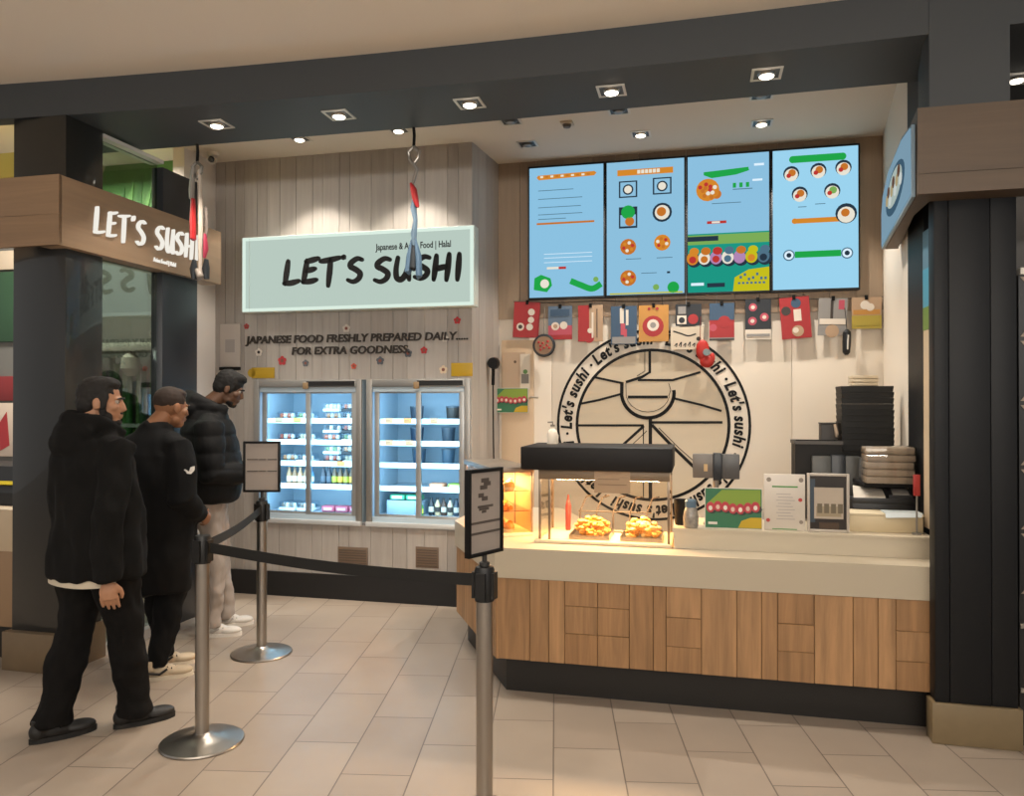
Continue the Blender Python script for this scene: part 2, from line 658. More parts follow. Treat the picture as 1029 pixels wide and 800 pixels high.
S_ = [(0.95, 0.93), (0.62, 0.98), (0.22, 0.82), (0.18, 0.66), (0.5, 0.54), (0.82, 0.36), (0.72, 0.14), (0.36, 0.02), (0.0, 0.10)]
GLYPH = {
    'L': [[(0.26, 1.0), (0.16, 0.5), (0.06, 0.04)], [(0.02, 0.07), (0.45, 0.08), (0.92, 0.16)]],
    'E': [[(0.30, 0.95), (0.2, 0.5), (0.08, 0.04)], [(0.24, 0.90), (0.6, 0.95), (0.98, 1.02)], [(0.2, 0.52), (0.5, 0.55), (0.78, 0.60)], [(0.06, 0.06), (0.5, 0.08), (0.86, 0.14)]],
    'T': [[(0.0, 0.92), (0.5, 0.96), (1.08, 1.04)], [(0.56, 0.98), (0.5, 0.5), (0.42, -0.06)]],
    "'": [[(0.6, 1.06), (0.4, 0.9)]],
    'S': [S_],
    'U': [[(0.22, 1.0), (0.1, 0.5), (0.14, 0.12), (0.4, 0.02), (0.68, 0.22), (0.86, 0.6), (0.96, 1.0)], [(0.94, 0.9), (0.86, 0.4), (0.92, 0.0)]],
    'H': [[(0.2, 1.02), (0.12, 0.5), (0.02, 0.0)], [(0.1, 0.44), (0.5, 0.5), (0.9, 0.55)], [(1.0, 1.06), (0.92, 0.5), (0.82, -0.04)]],
    'I': [[(0.62, 1.06), (0.52, 0.5), (0.4, -0.02)]],
}


def brush(mb, slots, w, lo, hi, m=0):
    """slots: (character, x0, x1, z0, z1)"""
    for ch, x0, x1, z0, z1 in slots:
        for st in GLYPH[ch]:
            p = cr([(x0 + a * (x1 - x0), z0 + b * (z1 - z0)) for a, b in st], 5)
            n = len(p)
            ws = [w * (0.62 + 0.5 * sin(pi * (0.12 + 0.8 * i / (n - 1)))) for i in range(n)]
            mb.ribbon(p, ws, lo, hi, m)
            mb.disc(p[0][0], p[0][1], ws[0] * 0.5, lo, hi, m, 8)
            mb.disc(p[-1][0], p[-1][1], ws[-1] * 0.5, lo, hi, m, 8)


def placed(chars, slots_px, v):
    out = []
    for ch, (a, b, c, d) in zip(chars, slots_px):
        x0, z1 = W(a, c, v)
        x1, z0 = W(b, d, v)
        out.append((ch, x0, x1, z0, z1))
    return out


# ================================================================ SIGN BANDS
sb = thing('sign_band', 'brown timber sign band with white brush lettering wrapped round the left pillar', 'sign', -3.605, 3.764)
k = MB()
k.box(-0.16, 0.0, 0.0, 1.576, 2.52, 2.93, 0, 0.5, b=0.003)
k.build('side_panel', wood('band_timber_side', '#977d63', '#977d63', 1, 0.5, 0.14, 6.0), sb)
MB().box(-2.2, -0.0, -0.004, 0.02, 2.52, 2.70, 0, 0.35).box(-2.2, 0.0, -0.004, 0.02, 2.702, 2.93, 0, 0.75).build('front_panel', W_BEAM, sb)
lt = MB()
x = 0.262
sl = []
for ch in "LET'S SUSHI":
    wd = {"'": 0.05, ' ': 0.075, 'I': 0.07}.get(ch, 0.098)
    if ch != ' ':
        sl.append((ch, x, x + wd * 0.80, 2.635 + 0.02 * x, 2.80 + 0.02 * x))
    x += wd * 1.07
brush(lt, sl, 0.0165, -0.022, 0.0)
lo = lt.build('lettering', E('#f2ede2', 1.0), sb, (0.0, 0.0, 0), radians(90))
lo['label'] = 'glowing white brush lettering'
MB().text('Asian Food | Halal', 0.042, 0.80, 2.565, -0.008, 0.0, 0, sx=0.75).build('tagline', E('#f2ede2', 1.0), sb, (0, 0, 0), radians(90))

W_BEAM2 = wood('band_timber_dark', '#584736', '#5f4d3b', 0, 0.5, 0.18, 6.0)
sr = thing('sign_band', 'brown timber band wrapped round the dark pillar at right', 'sign', 0.98, 3.884)
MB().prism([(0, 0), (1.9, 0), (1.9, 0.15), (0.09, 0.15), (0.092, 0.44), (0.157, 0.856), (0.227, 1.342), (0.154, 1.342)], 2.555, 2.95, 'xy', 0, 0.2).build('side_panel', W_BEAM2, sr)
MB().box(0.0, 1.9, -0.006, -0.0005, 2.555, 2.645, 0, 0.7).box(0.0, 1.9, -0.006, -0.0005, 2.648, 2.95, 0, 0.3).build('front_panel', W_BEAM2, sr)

# light box with a picture of a sushi roll on the side of the right band
ang = atan2(1.342, 0.154)
lb = thing('light_box', 'pale blue lit picture of a sushi roll on the side of right timber band', 'light box', 0.978, 3.90, 0, rz=ang + pi)
# local x runs out of the shop towards the band front, -y faces into the shop
MB().prism([(-1.33, 2.555), (-0.02, 2.555), (-0.02, 2.89), (-0.35, 2.94), (-0.95, 2.94), (-1.25, 2.87), (-1.33, 2.78)], -0.016, 0.0, 'xz').build('case', M('#6f8696', 0.4), lb)
f = MB()
f.prism([(-1.31, 2.57), (-0.035, 2.57), (-0.035, 2.88), (-0.36, 2.925), (-0.94, 2.925), (-1.23, 2.86), (-1.31, 2.77)], -0.020, -0.016, 'xz', 0)
f.disc(-0.62, 2.745, 0.115, -0.023, -0.020, 1, 24, 0.40)
f.disc(-0.62, 2.755, 0.085, -0.026, -0.023, 2, 24, 0.32)
for i in range(9):
    f.disc(-0.92 + i * 0.075, 2.755 + 0.035 * sin(i * 2.1), 0.03, -0.029, -0.026, 3 + i % 3, 10, 0.05)
f.build('picture', [E('#86a8bd', 0.8), E('#4a6a80', 0.7), E('#b9c9c2', 0.8), E('#c7b48a', 0.7), E('#7a5a4a', 0.6), E('#d8e0dc', 0.8)], lb)

# ================================================================ BACKLIT SIGN OVER THE CHILLERS
vs_ = V_F - 0.12
x0, zt0 = W(243, 238.5, vs_)
x1, zt1 = W(476.5, 226, vs_)
_, zb0 = W(243, 314.5, vs_)
zt, zb = (zt0 + zt1) / 2, (zb0 + W(476.5, 307, vs_)[1]) / 2
sg = thing('light_box_sign', 'backlit white sign with black brush lettering over the two chillers', 'sign', 0, 0)
MB().box(x0, x1, vs_, V_F - 0.001, zb, zt, 0, b=0.004).build('case', M('#cfd6cf', 0.5), sg)
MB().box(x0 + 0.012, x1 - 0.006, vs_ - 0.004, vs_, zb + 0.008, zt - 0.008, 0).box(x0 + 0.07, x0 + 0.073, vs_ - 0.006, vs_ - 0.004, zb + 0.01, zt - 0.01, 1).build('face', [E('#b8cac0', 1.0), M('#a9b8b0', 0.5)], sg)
bdr = MB()  # brighter edges of the lit face, put in as separate glowing strips
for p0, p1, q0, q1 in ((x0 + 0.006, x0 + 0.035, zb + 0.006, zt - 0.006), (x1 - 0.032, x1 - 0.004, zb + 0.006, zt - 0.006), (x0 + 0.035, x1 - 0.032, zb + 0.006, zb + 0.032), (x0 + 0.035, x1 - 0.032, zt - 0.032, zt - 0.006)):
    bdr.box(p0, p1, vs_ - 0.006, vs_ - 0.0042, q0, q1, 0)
bdr.build('edge_glow', E('#dcefe2', 1.0), sg)
l = MB()
px = lambda a, b, c, d: (230 + a / 3.636, 230 + b / 3.636, 110 + c / 3.636, 110 + d / 3.636)
brush(l, placed("LET'SSUSHI", [px(202, 262, 555, 640), px(268, 330, 548, 634), px(336, 402, 548, 638), px(410, 430, 540, 575), px(436, 490, 545, 630),
                               px(534, 592, 545, 630), px(606, 664, 542, 622), px(680, 736, 538, 618), px(748, 806, 536, 620), px(822, 856, 534, 620)], vs_ - 0.004), 0.042, vs_ - 0.018, vs_ - 0.004)
a, za = W(378, 248.5, vs_)
b, zb_ = W(465, 245.5, vs_)
tl = MB()
tl.text('Japanese & Asian Food | Halal', 0.072, a, za - 0.024, vs_ - 0.008, vs_ - 0.004, 0, sx=0.72, bold=0.001)
l.build('lettering', BLACK, sg)
tl.build('tagline', BLACK, sg)

# lettering on the boards over the chillers
l = MB()
vw = V_F - 0.001
a, za = W(248, 345.5, vw)
b, zb_ = W(470, 342, vw)
l.text('JAPANESE FOOD FRESHLY PREPARED DAILY.....', 0.088, a, za, vw - 0.012, vw, 0, shear=0.12, sx=1.07, bold=0.002)
a, za = W(293, 356.5, vw)
l.text('FOR EXTRA GOODNESS.', 0.088, a, za, vw - 0.012, vw, 0, shear=0.12, sx=1.07, bold=0.002)
one(l, 'wall_lettering', M('#2a2119', 0.6), 'raised dark capital lettering in two lines on the boards over the chillers', 'lettering', 0, 0)

# blossom and paw decals round the lettering
DEC = [(247.6, 328, '#a02c30', 5, 'red blossom decal left of the slogan, above its start'),
       (348, 330, '#c9bfb4', 7, 'pale blossom decal above the middle of the slogan'),
       (459.5, 322, '#b0232c', 6, 'red blossom decal high above the end of the slogan'),
       (260, 354, '#cfc6bc', 7, 'white blossom decal with dark centre below the start of slogan'),
       (283.5, 362.5, '#b8343a', 8, 'big red blossom decal under the slogan, near the first yellow label'),
       (307, 365, '#5f646b', 6, 'grey blossom decal right of the big red blossom'),
       (355.5, 368, '#c4503a', 5, 'orange red blossom decal above the gap between chillers'),
       (382, 362.5, '#4d545d', 7, 'grey blossom decal under the end of the word goodness'),
       (410, 355, '#4d545d', 7, 'dark grey blossom decal right after the second slogan line'),
       (426, 352, '#b0232c', 6, 'red blossom decal right of the dark grey blossom'),
       (447, 340, '#c9c2ba', 6, 'white blossom decal on the dots ending the slogan'),
       (445.5, 371.5, '#d0bda0', 7, 'cream blossom decal beside the yellow label at the wall corner')]
for x, y, c, s, lab in DEC:
    a, z = W(x, y, vw)
    r = s / 2 * 6.3 / 780 * 1.15
    d = MB()
    for i in range(5):
        t = pi / 2 + i * 2 * pi / 5
        d.disc(r * 0.62 * cos(t), r * 0.62 * sin(t), r * 0.46, -0.0025, 0, 0, 10)
    d.disc(0, 0, r * 0.42, -0.0035, -0.0005, 1, 10)
    one(d, 'blossom_decal', [M(c, 0.6), M('#2c2522' if 'dark centre' in lab else '#7c4a3c', 0.6)], lab, 'decal', a, vw, z, 'blossom decals on the chiller wall')
for (xa, xb, ya, yb), lab in [((253, 276, 369.5, 380), 'yellow shelf label over the left end of the left chiller'), ((438, 475, 365, 378), 'yellow label over the right end of the right chiller')]:
    a, z1 = W(xa, ya, vw)
    b, z0 = W(xb, yb, vw)
    d = MB().box(0, b - a if xa < 300 else (b - a) * 0.58, -0.004, 0, 0, z1 - z0, 0, b=0.001)
    if xa < 300:
        d.disc(0.0, (z1 - z0) / 2, (z1 - z0) * 0.42, -0.004, 0, 0, 12)
    one(d, 'price_label', M('#b08f16', 0.5), lab, 'label', a + (0 if xa < 300 else (b - a) * 0.42), vw, z0)

# ================================================================ CHILLERS
def chiller(label, u0, u1, light_e):
    """sliding-door chiller let into the wall; local x from its left side, y=0 is the wall face"""
    w = u1 - u0
    t = thing('display_chiller', label, 'refrigerator', u0, V_F, FZ0)
    h = FZ1 - FZ0
    body = MB()
    body.box(0.0, 0.03, 0.0, 0.62, 0, h, 0).box(w - 0.03, w, 0.0, 0.62, 0, h, 0)
    body.box(0.03, w - 0.03, 0.0, 0.62, 0, 0.05, 0).box(0.03, w - 0.03, 0.0, 0.62, h - 0.1, h, 0)
    body.box(0.03, w - 0.03, 0.59, 0.62, 0.05, h - 0.1, 0)
    body.build('cabinet', M('#aebfca', 0.4), t)
    MB().box(0, w, -0.03, 0.0, -0.025, 0.012, 0, b=0.003).build('sill', M('#c9cbcb', 0.35, 0.3), t)
    fr = MB()
    fr.box(0, 0.05, -0.02, 0.0, 0.012, h, 0, b=0.003).box(w - 0.05, w, -0.02, 0.0, 0.012, h, 0, b=0.003)
    fr.box(0.05, w - 0.05, -0.02, 0.0, h - 0.06, h, 0, b=0.003)
    fr.build('frame', ALU, t)
    vent = MB().box(w * 0.5, w - 0.06, -0.026, -0.021, h - 0.052, h - 0.012, 0)
    for i in range(4):
        vent.box(w * 0.5, w - 0.06, -0.029, -0.026, h - 0.05 + i * 0.01, h - 0.045 + i * 0.01, 1)
    vent.build('vent', [BLACKM, M('#2b2b2c', 0.5)], t)
    MB().box(w * 0.5 - 0.03, w * 0.5 + 0.02, -0.03, -0.021, h - 0.075, h - 0.022, 0, b=0.004).build('tag', M('#8a7150', 0.6), t)
    dz0, dz1 = 0.03, h - 0.07
    for a, b, y in ((0.055, w * 0.5 + 0.02, 0.022), (w * 0.5 - 0.02, w - 0.055, 0.004)):
        d = MB()
        p = 0.042
        d.box(a, a + p, y, y + 0.016, dz0, dz1, 0, b=0.002).box(b - p, b, y, y + 0.016, dz0, dz1, 0, b=0.002)
        d.box(a + p, b - p, y, y + 0.016, dz0, dz0 + p, 0, b=0.002).box(a + p, b - p, y, y + 0.016, dz1 - p, dz1, 0, b=0.002)
        dr = d.build('door', M('#aeb0b0', 0.35, 0.6), t)
        MB().box(a + p, b - p, y + 0.005, y + 0.011, dz0 + p, dz1 - p).build('pane', glass('#eef5f8', 0.6, 1.4), dr)
    zs = [0.05, 0.27, 0.46, 0.64, 0.82]
    for i, z in enumerate(zs):
        if i:
            s = MB().box(0.05, w - 0.05, 0.12, 0.57, z - 0.012, z, 0)
            s.box(0.05, w - 0.05, 0.105, 0.12, z - 0.02, z + 0.022, 1)
            s.build('shelf', [M('#b9c6ce', 0.3), M('#dbe6ec', 0.4)], t)
    for xx in (0.045, w - 0.058):
        MB().box(xx, xx + 0.013, 0.05, 0.075, 0.07, h - 0.13, 0).build('light_tube', E('#bfe2ff', 1.6), t)
    la = bpy.data.lights.new('chiller_light', 'AREA')
    la.shape, la.size, la.size_y, la.energy, la.color = 'RECTANGLE', w - 0.16, h - 0.22, light_e, (0.50, 0.78, 1.0)
    lo = bpy.data.objects.new('chiller_light', la)
    COL.objects.link(lo)
    lo.parent = t
    lo.location = (w / 2, 0.05, h * 0.5 - 0.01)
    lo.rotation_euler = (radians(90), 0, 0)
    return t, w, zs


CH0, W0, ZS_ = chiller('lit glass chiller with full shelves under the start of the slogan', -3.62, -2.645, 19.0)
CH1, W1, _ = chiller('lit glass chiller with nearly bare upper shelves beside the wall corner', -2.605, -1.73, 14.0)


def in_chiller(u0, x, y, z):
    return u0 + x, V_F + y, FZ0 + z + 0.001


def tray(u0, x, y, z, c, label, grp, wide=1.0):
    o = thing('sushi_tray', label, 'tray', *in_chiller(u0, x, y, z), group=grp)
    m = MB().box(0, 0.15 * wide, 0, 0.15, 0, 0.024, 0, b=0.006)
    m.build('tray', M('#1c2024', 0.4) if c[0] == 'k' else M('#dfe8ee', 0.4), o)
    f = MB()
    for i in range(int(4 * wide)):
        f.lathe([(0.014, 0.022), (0.018, 0.04), (0.014, 0.06)], 8, (0.022 + i * 0.035, 0.05, 0), i % 2)
    f.build('sushi', [M('#' + c[1:7], 0.6), M('#e9e4da', 0.6)], o)
    MB().box(0.004, 0.15 * wide - 0.004, 0.004, 0.146, 0.025, 0.075, 0, b=0.008).build('lid', glass('#f4fbff', 1.2, 1.5), o)
    return o


SHELF = ['bottom', 'second', 'third', 'fourth', 'top']
g0 = 'sushi trays in the left chiller'
cols = ['kc4603a', 'w7a8f5a', 'kd08a5a', 'w3a3d40', 'kb9543c', 'wc7b08c']
n = 0
for sh, xs in ((4, [0.11, 0.28, 0.53, 0.70]), (3, [0.10, 0.28, 0.53, 0.70]), (2, [0.12, 0.29, 0.53, 0.70])):
    for j, x in enumerate(xs):
        side = 'left' if x < 0.45 else 'right'
        k_ = len([q for q in xs if (q < 0.45) == (x < 0.45) and q <= x])
        tray(-3.62, x, 0.16 + 0.02 * (n % 3), ZS_[sh], cols[n % 6],
             'sushi tray flat on shelf, %s behind the %s door, %s shelf, left chiller' % (ORD[k_ - 1], side, SHELF[sh]), g0)
        n += 1
        if x > 0.45:
            tray(-3.62, x + 0.006, 0.17, ZS_[sh] + 0.078, cols[(n + 2) % 6], 'upper tray stacked on the %s right door tray, %s shelf, left chiller' % (ORD[k_ - 1], SHELF[sh]), g0)


def bottle(u0, x, y, z, c, cap, label, grp, h=0.15, lab='#d8d0c0'):
    o = thing('drink_bottle', label, 'bottle', *in_chiller(u0, x, y, z), group=grp)
    MB().lathe([(0.001, 0), (0.022, 0.0), (0.024, 0.006), (0.024, h * 0.62), (0.010, h * 0.84), (0.010, h * 0.9)], 12).build('bottle', M(c, 0.25), o)
    MB().lathe([(0.0245, h * 0.2), (0.0245, h * 0.5)], 12).build('label', M(lab, 0.5), o)
    MB().lathe([(0.012, h * 0.9), (0.012, h)], 10).build('cap', M(cap, 0.4), o)


for j in range(5):
    bottle(-3.62, 0.21 + j * 0.052, 0.2, ZS_[1], ['#a4805c', '#8a6a4c', '#b08c68', '#8f7458', '#5a87a8'][j], ['#8a6a4c', '#6a4c34', '#b08c68', '#2a2c30', '#2d6a94'][j],
           '%s brown drink bottle behind the left door of the left chiller' % ORD[j] if j < 4 else 'blue drink bottle at the end of the brown row in left chiller', 'drink bottles in the left chiller')
for j in range(7):
    bottle(-3.62, 0.53 + j * 0.052, 0.2, ZS_[1], '#3a4048' if j < 2 else '#5a4a38', '#20242a' if j < 2 else '#2f3a30',
           ('%s dark blue bottle at the left of the right door row, left chiller' if j < 2 else '%s bottle with yellow green label behind right door of left chiller') % ORD[j if j < 2 else j - 2],
           'labelled bottles in the left chiller', 0.16, '#4a5560' if j < 2 else ['#a8b83a', '#c9a03a'][j % 2])
for j in range(3):
    x = 0.53 + j * 0.125
    o = thing('snack_pack', '%s pink pack on the bottom shelf of the left chiller' % ORD[j], 'pack', *in_chiller(-3.62, x, 0.16, 0.052), group='pink packs in the left chiller')
    MB().box(0, 0.115, 0, 0.09, 0, 0.05, 0, b=0.008).build('pouch', M('#b0566a', 0.4), o)
    MB().box(0.02, 0.095, -0.003, 0.001, 0.015, 0.036, 0).build('label', M('#d9c0c2', 0.5), o)
for j in range(2):
    tray(-3.62, 0.13 + j * 0.17, 0.16, 0.052, 'w8d7f72', '%s of two white trays on the bottom shelf of left chiller' % ['first', 'second'][j], g0)
# right chiller
for j, (x, c, c2, lab) in enumerate([(0.13, '#3f9a72', '#dff0e6', 'green pack on the left half of the white crate in the right chiller'),
                                     (0.27, '#2f9a70', '#cfe6da', 'green pack on the white crate, next to the door joint of right chiller'),
                                     (0.47, '#c98a68', '#e8cfae', 'orange pack on the shelf over the small bottles, right chiller'),
                                     (0.63, '#8fae3a', '#e2eab0', 'lime green pack on the shelf over the small bottles, right chiller')]):
    o = thing('snack_pack', lab, 'pack', *in_chiller(-2.605, x, 0.16, ZS_[1] if j > 1 else 0.17))
    MB().box(0, 0.13, 0, 0.1, 0, 0.045, 0, b=0.012).build('pouch', M(c, 0.4), o)
    MB().box(0.02, 0.11, -0.003, 0.001, 0.012, 0.034, 0).build('label', M(c2, 0.5), o)
o = thing('bottle_crate', 'white crate under the green packs in the right chiller', 'crate', *in_chiller(-2.605, 0.11, 0.15, 0.05))
MB().box(0, 0.30, 0, 0.15, 0, 0.012, 0).box(0, 0.012, 0, 0.15, 0.012, 0.118, 0).box(0.288, 0.30, 0, 0.15, 0.012, 0.118, 0).box(0.012, 0.288, 0, 0.01, 0.012, 0.118, 0).box(0.012, 0.288, 0.14, 0.15, 0.012, 0.118, 0).build('crate', M('#8fa6b4', 0.4), o)
for j in range(6):
    bottle(-2.605, 0.48 + j * 0.054, 0.2, 0.051, ['#2a2c30', '#c9b08a', '#4a3226', '#c7b79c', '#39404a', '#27598a'][j], '#22201e',
           '%s of six small bottles on the bottom shelf of the right chiller' % ORD[j], 'small bottles in the right chiller', 0.14, ['#c9c0b0', '#3a3430'][j % 2])
bottle(-2.605, 0.415, 0.12, 0.051, '#3f8a3a', '#c9b83a', 'small green bottle with yellow cap by the door joint of right chiller', 'small bottles in the right chiller', 0.12, '#d8c848')
for j, (x, sh, c) in enumerate([(0.22, 4, '#31404d'), (0.54, 4, '#4a4038'), (0.70, 4, '#2a2c30'), (0.22, 3, '#2d3e52'), (0.50, 3, '#46505a'), (0.69, 3, '#22262a'), (0.24, 2, '#3a5468'), (0.5, 2, '#4c6272'), (0.69, 2, '#2c3a46')]):
    o = thing('storage_tub', 'dark plastic tub on the %s shelf, %s tub of that shelf, right chiller' % (SHELF[sh], ['first', 'second', 'third'][j % 3]), 'tub',
              *in_chiller(-2.605, x, 0.34, ZS_[sh]), group='dark tubs in the right chiller')
    MB().lathe([(0.001, 0), (0.05, 0), (0.058, 0.10), (0.058, 0.11)], 16, (0.06, 0.06, 0)).build('tub', M(c, 0.35), o)
    MB().lathe([(0.06, 0.11), (0.06, 0.122), (0.001, 0.124)], 16, (0.06, 0.06, 0)).build('lid', M('#59656e', 0.4), o)
for j, (x, y, lab) in enumerate([(0.115, 4, 'first tan price card of the upper row, right chiller'), (0.275, 4, 'orange price card left of the door joint, upper row of right chiller'), (0.50, 4, 'tan price card right of the door joint, upper row of right chiller'),
                                 (0.115, 3, 'tan price card with green edge on the second row, right chiller'), (0.29, 3, 'tan price card left of the joint, second row of right chiller')]):
    o = one(MB().box(0, 0.07, 0, 0.002, 0, 0.04, 0).box(0.008, 0.06, -0.0008, 0, 0.008, 0.013, 1).box(0.008, 0.045, -0.0008, 0, 0.02, 0.025, 1), 'price_card', [M('#b98a60' if j != 1 else '#c47a3a', 0.6), M('#6b5036', 0.6)],
            lab, 'price card', -2.605 + x, V_F + 0.101, FZ0 + ZS_[y] - 0.015, 'price cards in the right chiller')
for x, y, c, lab in [(0.13, 4, '#8f7a5c', 'tan price card at the left of the left chiller'), (0.70, 2, '#c4743a', 'orange price card on the third shelf of the left chiller'), (0.30, 4, '#9aa83a', 'yellow green price card on the top shelf of left chiller')]:
    one(MB().box(0, 0.07, 0, 0.002, 0, 0.04, 0).box(0.008, 0.06, -0.0008, 0, 0.008, 0.013, 1), 'price_card', [M(c, 0.6), M('#6b5036', 0.6)], lab, 'price card', -3.62 + x, V_F + 0.101, FZ0 + ZS_[y] - 0.015, 'price cards in the left chiller')

# grilles in the boards below the chillers, notice on the wall to their left
for xa, xb, lab in [(340, 370, 'dark square vent grille under the left chiller'), (418, 441, 'dark square vent grille under the right chiller')]:
    a, z1 = W(xa, 549, V_F)
    b, z0 = W(xb, 571, V_F)
    o = thing('vent_grille', lab, 'vent', a, V_F, z0)
    MB().box(0, b - a, -0.006, 0.0, 0, z1 - z0, 0, b=0.001).build('frame', M('#6d5b4c', 0.5), o)
    m = MB()
    for i in range(7):
        m.box(0.012, b - a - 0.012, -0.009, -0.006, 0.012 + i * (z1 - z0 - 0.02) / 7, 0.02 + i * (z1 - z0 - 0.02) / 7, 0)
    m.build('slats', M('#54463a', 0.5), o)
a, z1 = W(222, 326, V_F)
b, z0 = W(242, 372, V_F)
o = thing('wall_notice', 'pale notice board with dark ledge left of the chillers', 'notice', a, V_F, z0)
MB().box(0, b - a, -0.014, -0.001, 0.03, z1 - z0, 0, b=0.002).box(0.05, b - a - 0.05, -0.015, -0.014, 0.15, 0.26, 1).build('board', [M('#bcb3ab', 0.5), M('#a39c97', 0.5)], o)
MB().box(0, b - a, -0.03, -0.001, 0.0, 0.026, 0, b=0.002).build('ledge', BLACKM, o)

# ================================================================ MENU SCREENS
vm = V_B - 0.07
X0, X1 = W(530.5, 200, vm)[0], W(865, 200, vm)[0]
ZT = (W(531, 169, vm)[1] + W(864, 141, vm)[1]) / 2
ZB = (W(531, 302.5, vm)[1] + W(864, 290, vm)[1]) / 2
SW = (X1 - X0) / 4
HS = ZT - ZB
BG = ['#8fc6e6', '#90c4e2', '#8fc4e4', '#9fd8f4']
CTN = ['a bulleted list, orange strips and green splash at its foot', 'eight small dishes under an orange heading', 'a pizza, green heading and a sushi roll picture', 'five bowls and two green bars']
for i in range(4):
    t = thing('menu_screen', ['first', 'second', 'third', 'fourth'][i] + ' lit menu screen, showing ' + CTN[i], 'screen', X0 + i * SW, vm, ZB, 'menu screens over the counter')
    MB().box(0.001, SW - 0.001, 0.0, 0.044, 0, HS, 0, b=0.004).build('housing', M('#16191d', 0.4), t)
    d = MB()
    bx, bz = 0.014, 0.018
    w, h = SW - 2 * bx, HS - 2 * bz
    mats = [E(BG[i], 0.95), E('#d98a2e', 0.95), E('#22a84a', 0.95), E('#54778c', 0.9), E('#c03a34', 0.95), E('#e8e2d2', 1.0), E('#2b3a48', 0.9), E('#c9762c', 0.95),
            E('#1f9a86', 0.95), E('#c9c21e', 0.95), E('#b58ab8', 0.95), E('#7fb05a', 0.95), E('#dff2ff', 1.0)]
    Y = -0.001
    d.box(bx, bx + w, Y - 0.001, 0, bz, bz + h, 0)
    X = lambda s: bx + s * w
    Z = lambda q: bz + q * h

    def bar(s0, s1, q0, q1, m, lay=1):
        d.box(X(s0), X(s1), Y - 0.001 - 0.001 * lay, Y - 0.001, Z(q0), Z(q1), m)

    def dot(s, q, r, m, lay=1, rx=None):
        d.disc(X(s), Z(q), r * w, Y - 0.001 - 0.001 * lay, Y - 0.001, m, 16, (rx or r) * w)

    if i == 0:
        d.prism([(X(0.1), Z(0.925)), (X(0.13), Z(0.905)), (X(0.88), Z(0.915)), (X(0.91), Z(0.935)), (X(0.88), Z(0.948)), (X(0.12), Z(0.94))], Y - 0.003, Y - 0.001, 'xz', 1)
        for j in range(10):
            bar(0.15 + j * 0.07, 0.19 + j * 0.07, 0.92, 0.935, [5, 7][j % 2], 3)
        for j, (e, q) in enumerate([(0.6, 0.82), (0.72, 0.755), (0.7, 0.69), (0.72, 0.635), (0.5, 0.6)]):
            bar(0.12, e, q, q + 0.005, 3)
        bar(0.1, 0.88, 0.56, 0.575, 7)
        for q in (0.33, 0.30, 0.265):
            bar(0.2, 0.85, q, q + 0.004, 12)
        bar(0.24, 0.40, 0.215, 0.232, 5)
        bar(0.40, 0.5, 0.213, 0.232, 4)
        d.prism([(X(0.06), Z(0.06)), (X(0.24), Z(0.04)), (X(0.31), Z(0.09)), (X(0.29), Z(0.145)), (X(0.16), Z(0.175)), (X(0.07), Z(0.15))], Y - 0.003, Y - 0.001, 'xz', 2)
        dot(0.21, 0.105, 0.06, 5, 3)
        d.ribbon(cr([(X(0.56), Z(0.12)), (X(0.7), Z(0.085)), (X(0.85), Z(0.055)), (X(0.97), Z(0.09))]), 0.05, Y - 0.003, Y - 0.001, 2)
        dot(0.9, 0.125, 0.035, 11, 2)
    elif i == 1:
        bar(0.14, 0.86, 0.895, 0.94, 1)
        for j in range(6):
            bar(0.4 + j * 0.05, 0.44 + j * 0.05, 0.905, 0.932, 5, 3)
        for s, q in ((0.28, 0.79), (0.72, 0.80)):
            bar(s - 0.12, s + 0.12, q - 0.06, q + 0.065, 6)
            bar(s - 0.10, s + 0.10, q - 0.05, q + 0.055, 0, 2)
            dot(s, q, 0.07, 6, 3)
            dot(s, q, 0.05, 5, 4)
        bar(0.16, 0.4, 0.50, 0.66, 6)
        bar(0.18, 0.38, 0.515, 0.6, 0, 2)
        dot(0.28, 0.62, 0.09, 2, 3)
        dot(0.30, 0.55, 0.06, 7, 3)
        dot(0.72, 0.605, 0.125, 6)
        dot(0.72, 0.605, 0.095, 5, 2)
        dot(0.71, 0.61, 0.06, 7, 3)
        for s, q, m in ((0.28, 0.36, 7), (0.72, 0.38, 1), (0.28, 0.125, 7)):
            dot(s, q, 0.105, m)
            for j in range(6):
                dot(s + 0.06 * cos(j * 1.05 + s), q + 0.03 * sin(j * 1.05 + s), 0.022, [4, 5, 1][j % 3] if m != 1 else [4, 7, 5][j % 3], 2)
        for s, q in ((0.25, 0.265), (0.65, 0.265), (0.45, 0.155)):
            bar(s, s + 0.2, q, q + 0.005, 3)
        bar(0.78, 0.82, 0.15, 0.165, 6)
        dot(0.64, 0.05, 0.04, 11)
        dot(0.86, 0.045, 0.075, 2)
        bar(0.04, 0.98, 0.004, 0.014, 9)
    elif i == 2:
        d.prism([(X(0.2), Z(0.86)), (X(0.3), Z(0.835)), (X(0.6), Z(0.85)), (X(0.76), Z(0.875)), (X(0.75), Z(0.90)), (X(0.4), Z(0.888)), (X(0.2), Z(0.882))], Y - 0.003, Y - 0.001, 'xz', 2)
        dot(0.25, 0.75, 0.145, 1)
        for j in range(11):
            t_ = j * 2.4
            rr = 0.03 + 0.008 * j
            dot(0.25 + rr * cos(t_), 0.75 + 0.55 * rr * sin(t_), 0.026, [4, 7, 5][j % 3], 2)
        dot(0.36, 0.715, 0.06, 7)
        for j in range(3):
            bar(0.56 + j * 0.08, 0.60 + j * 0.08, 0.755, 0.79, 2)
        bar(0.56, 0.8, 0.74, 0.746, 3)
        bar(0.82, 0.94, 0.905, 0.922, 12)
        bar(0.8, 0.92, 0.795, 0.81, 12)
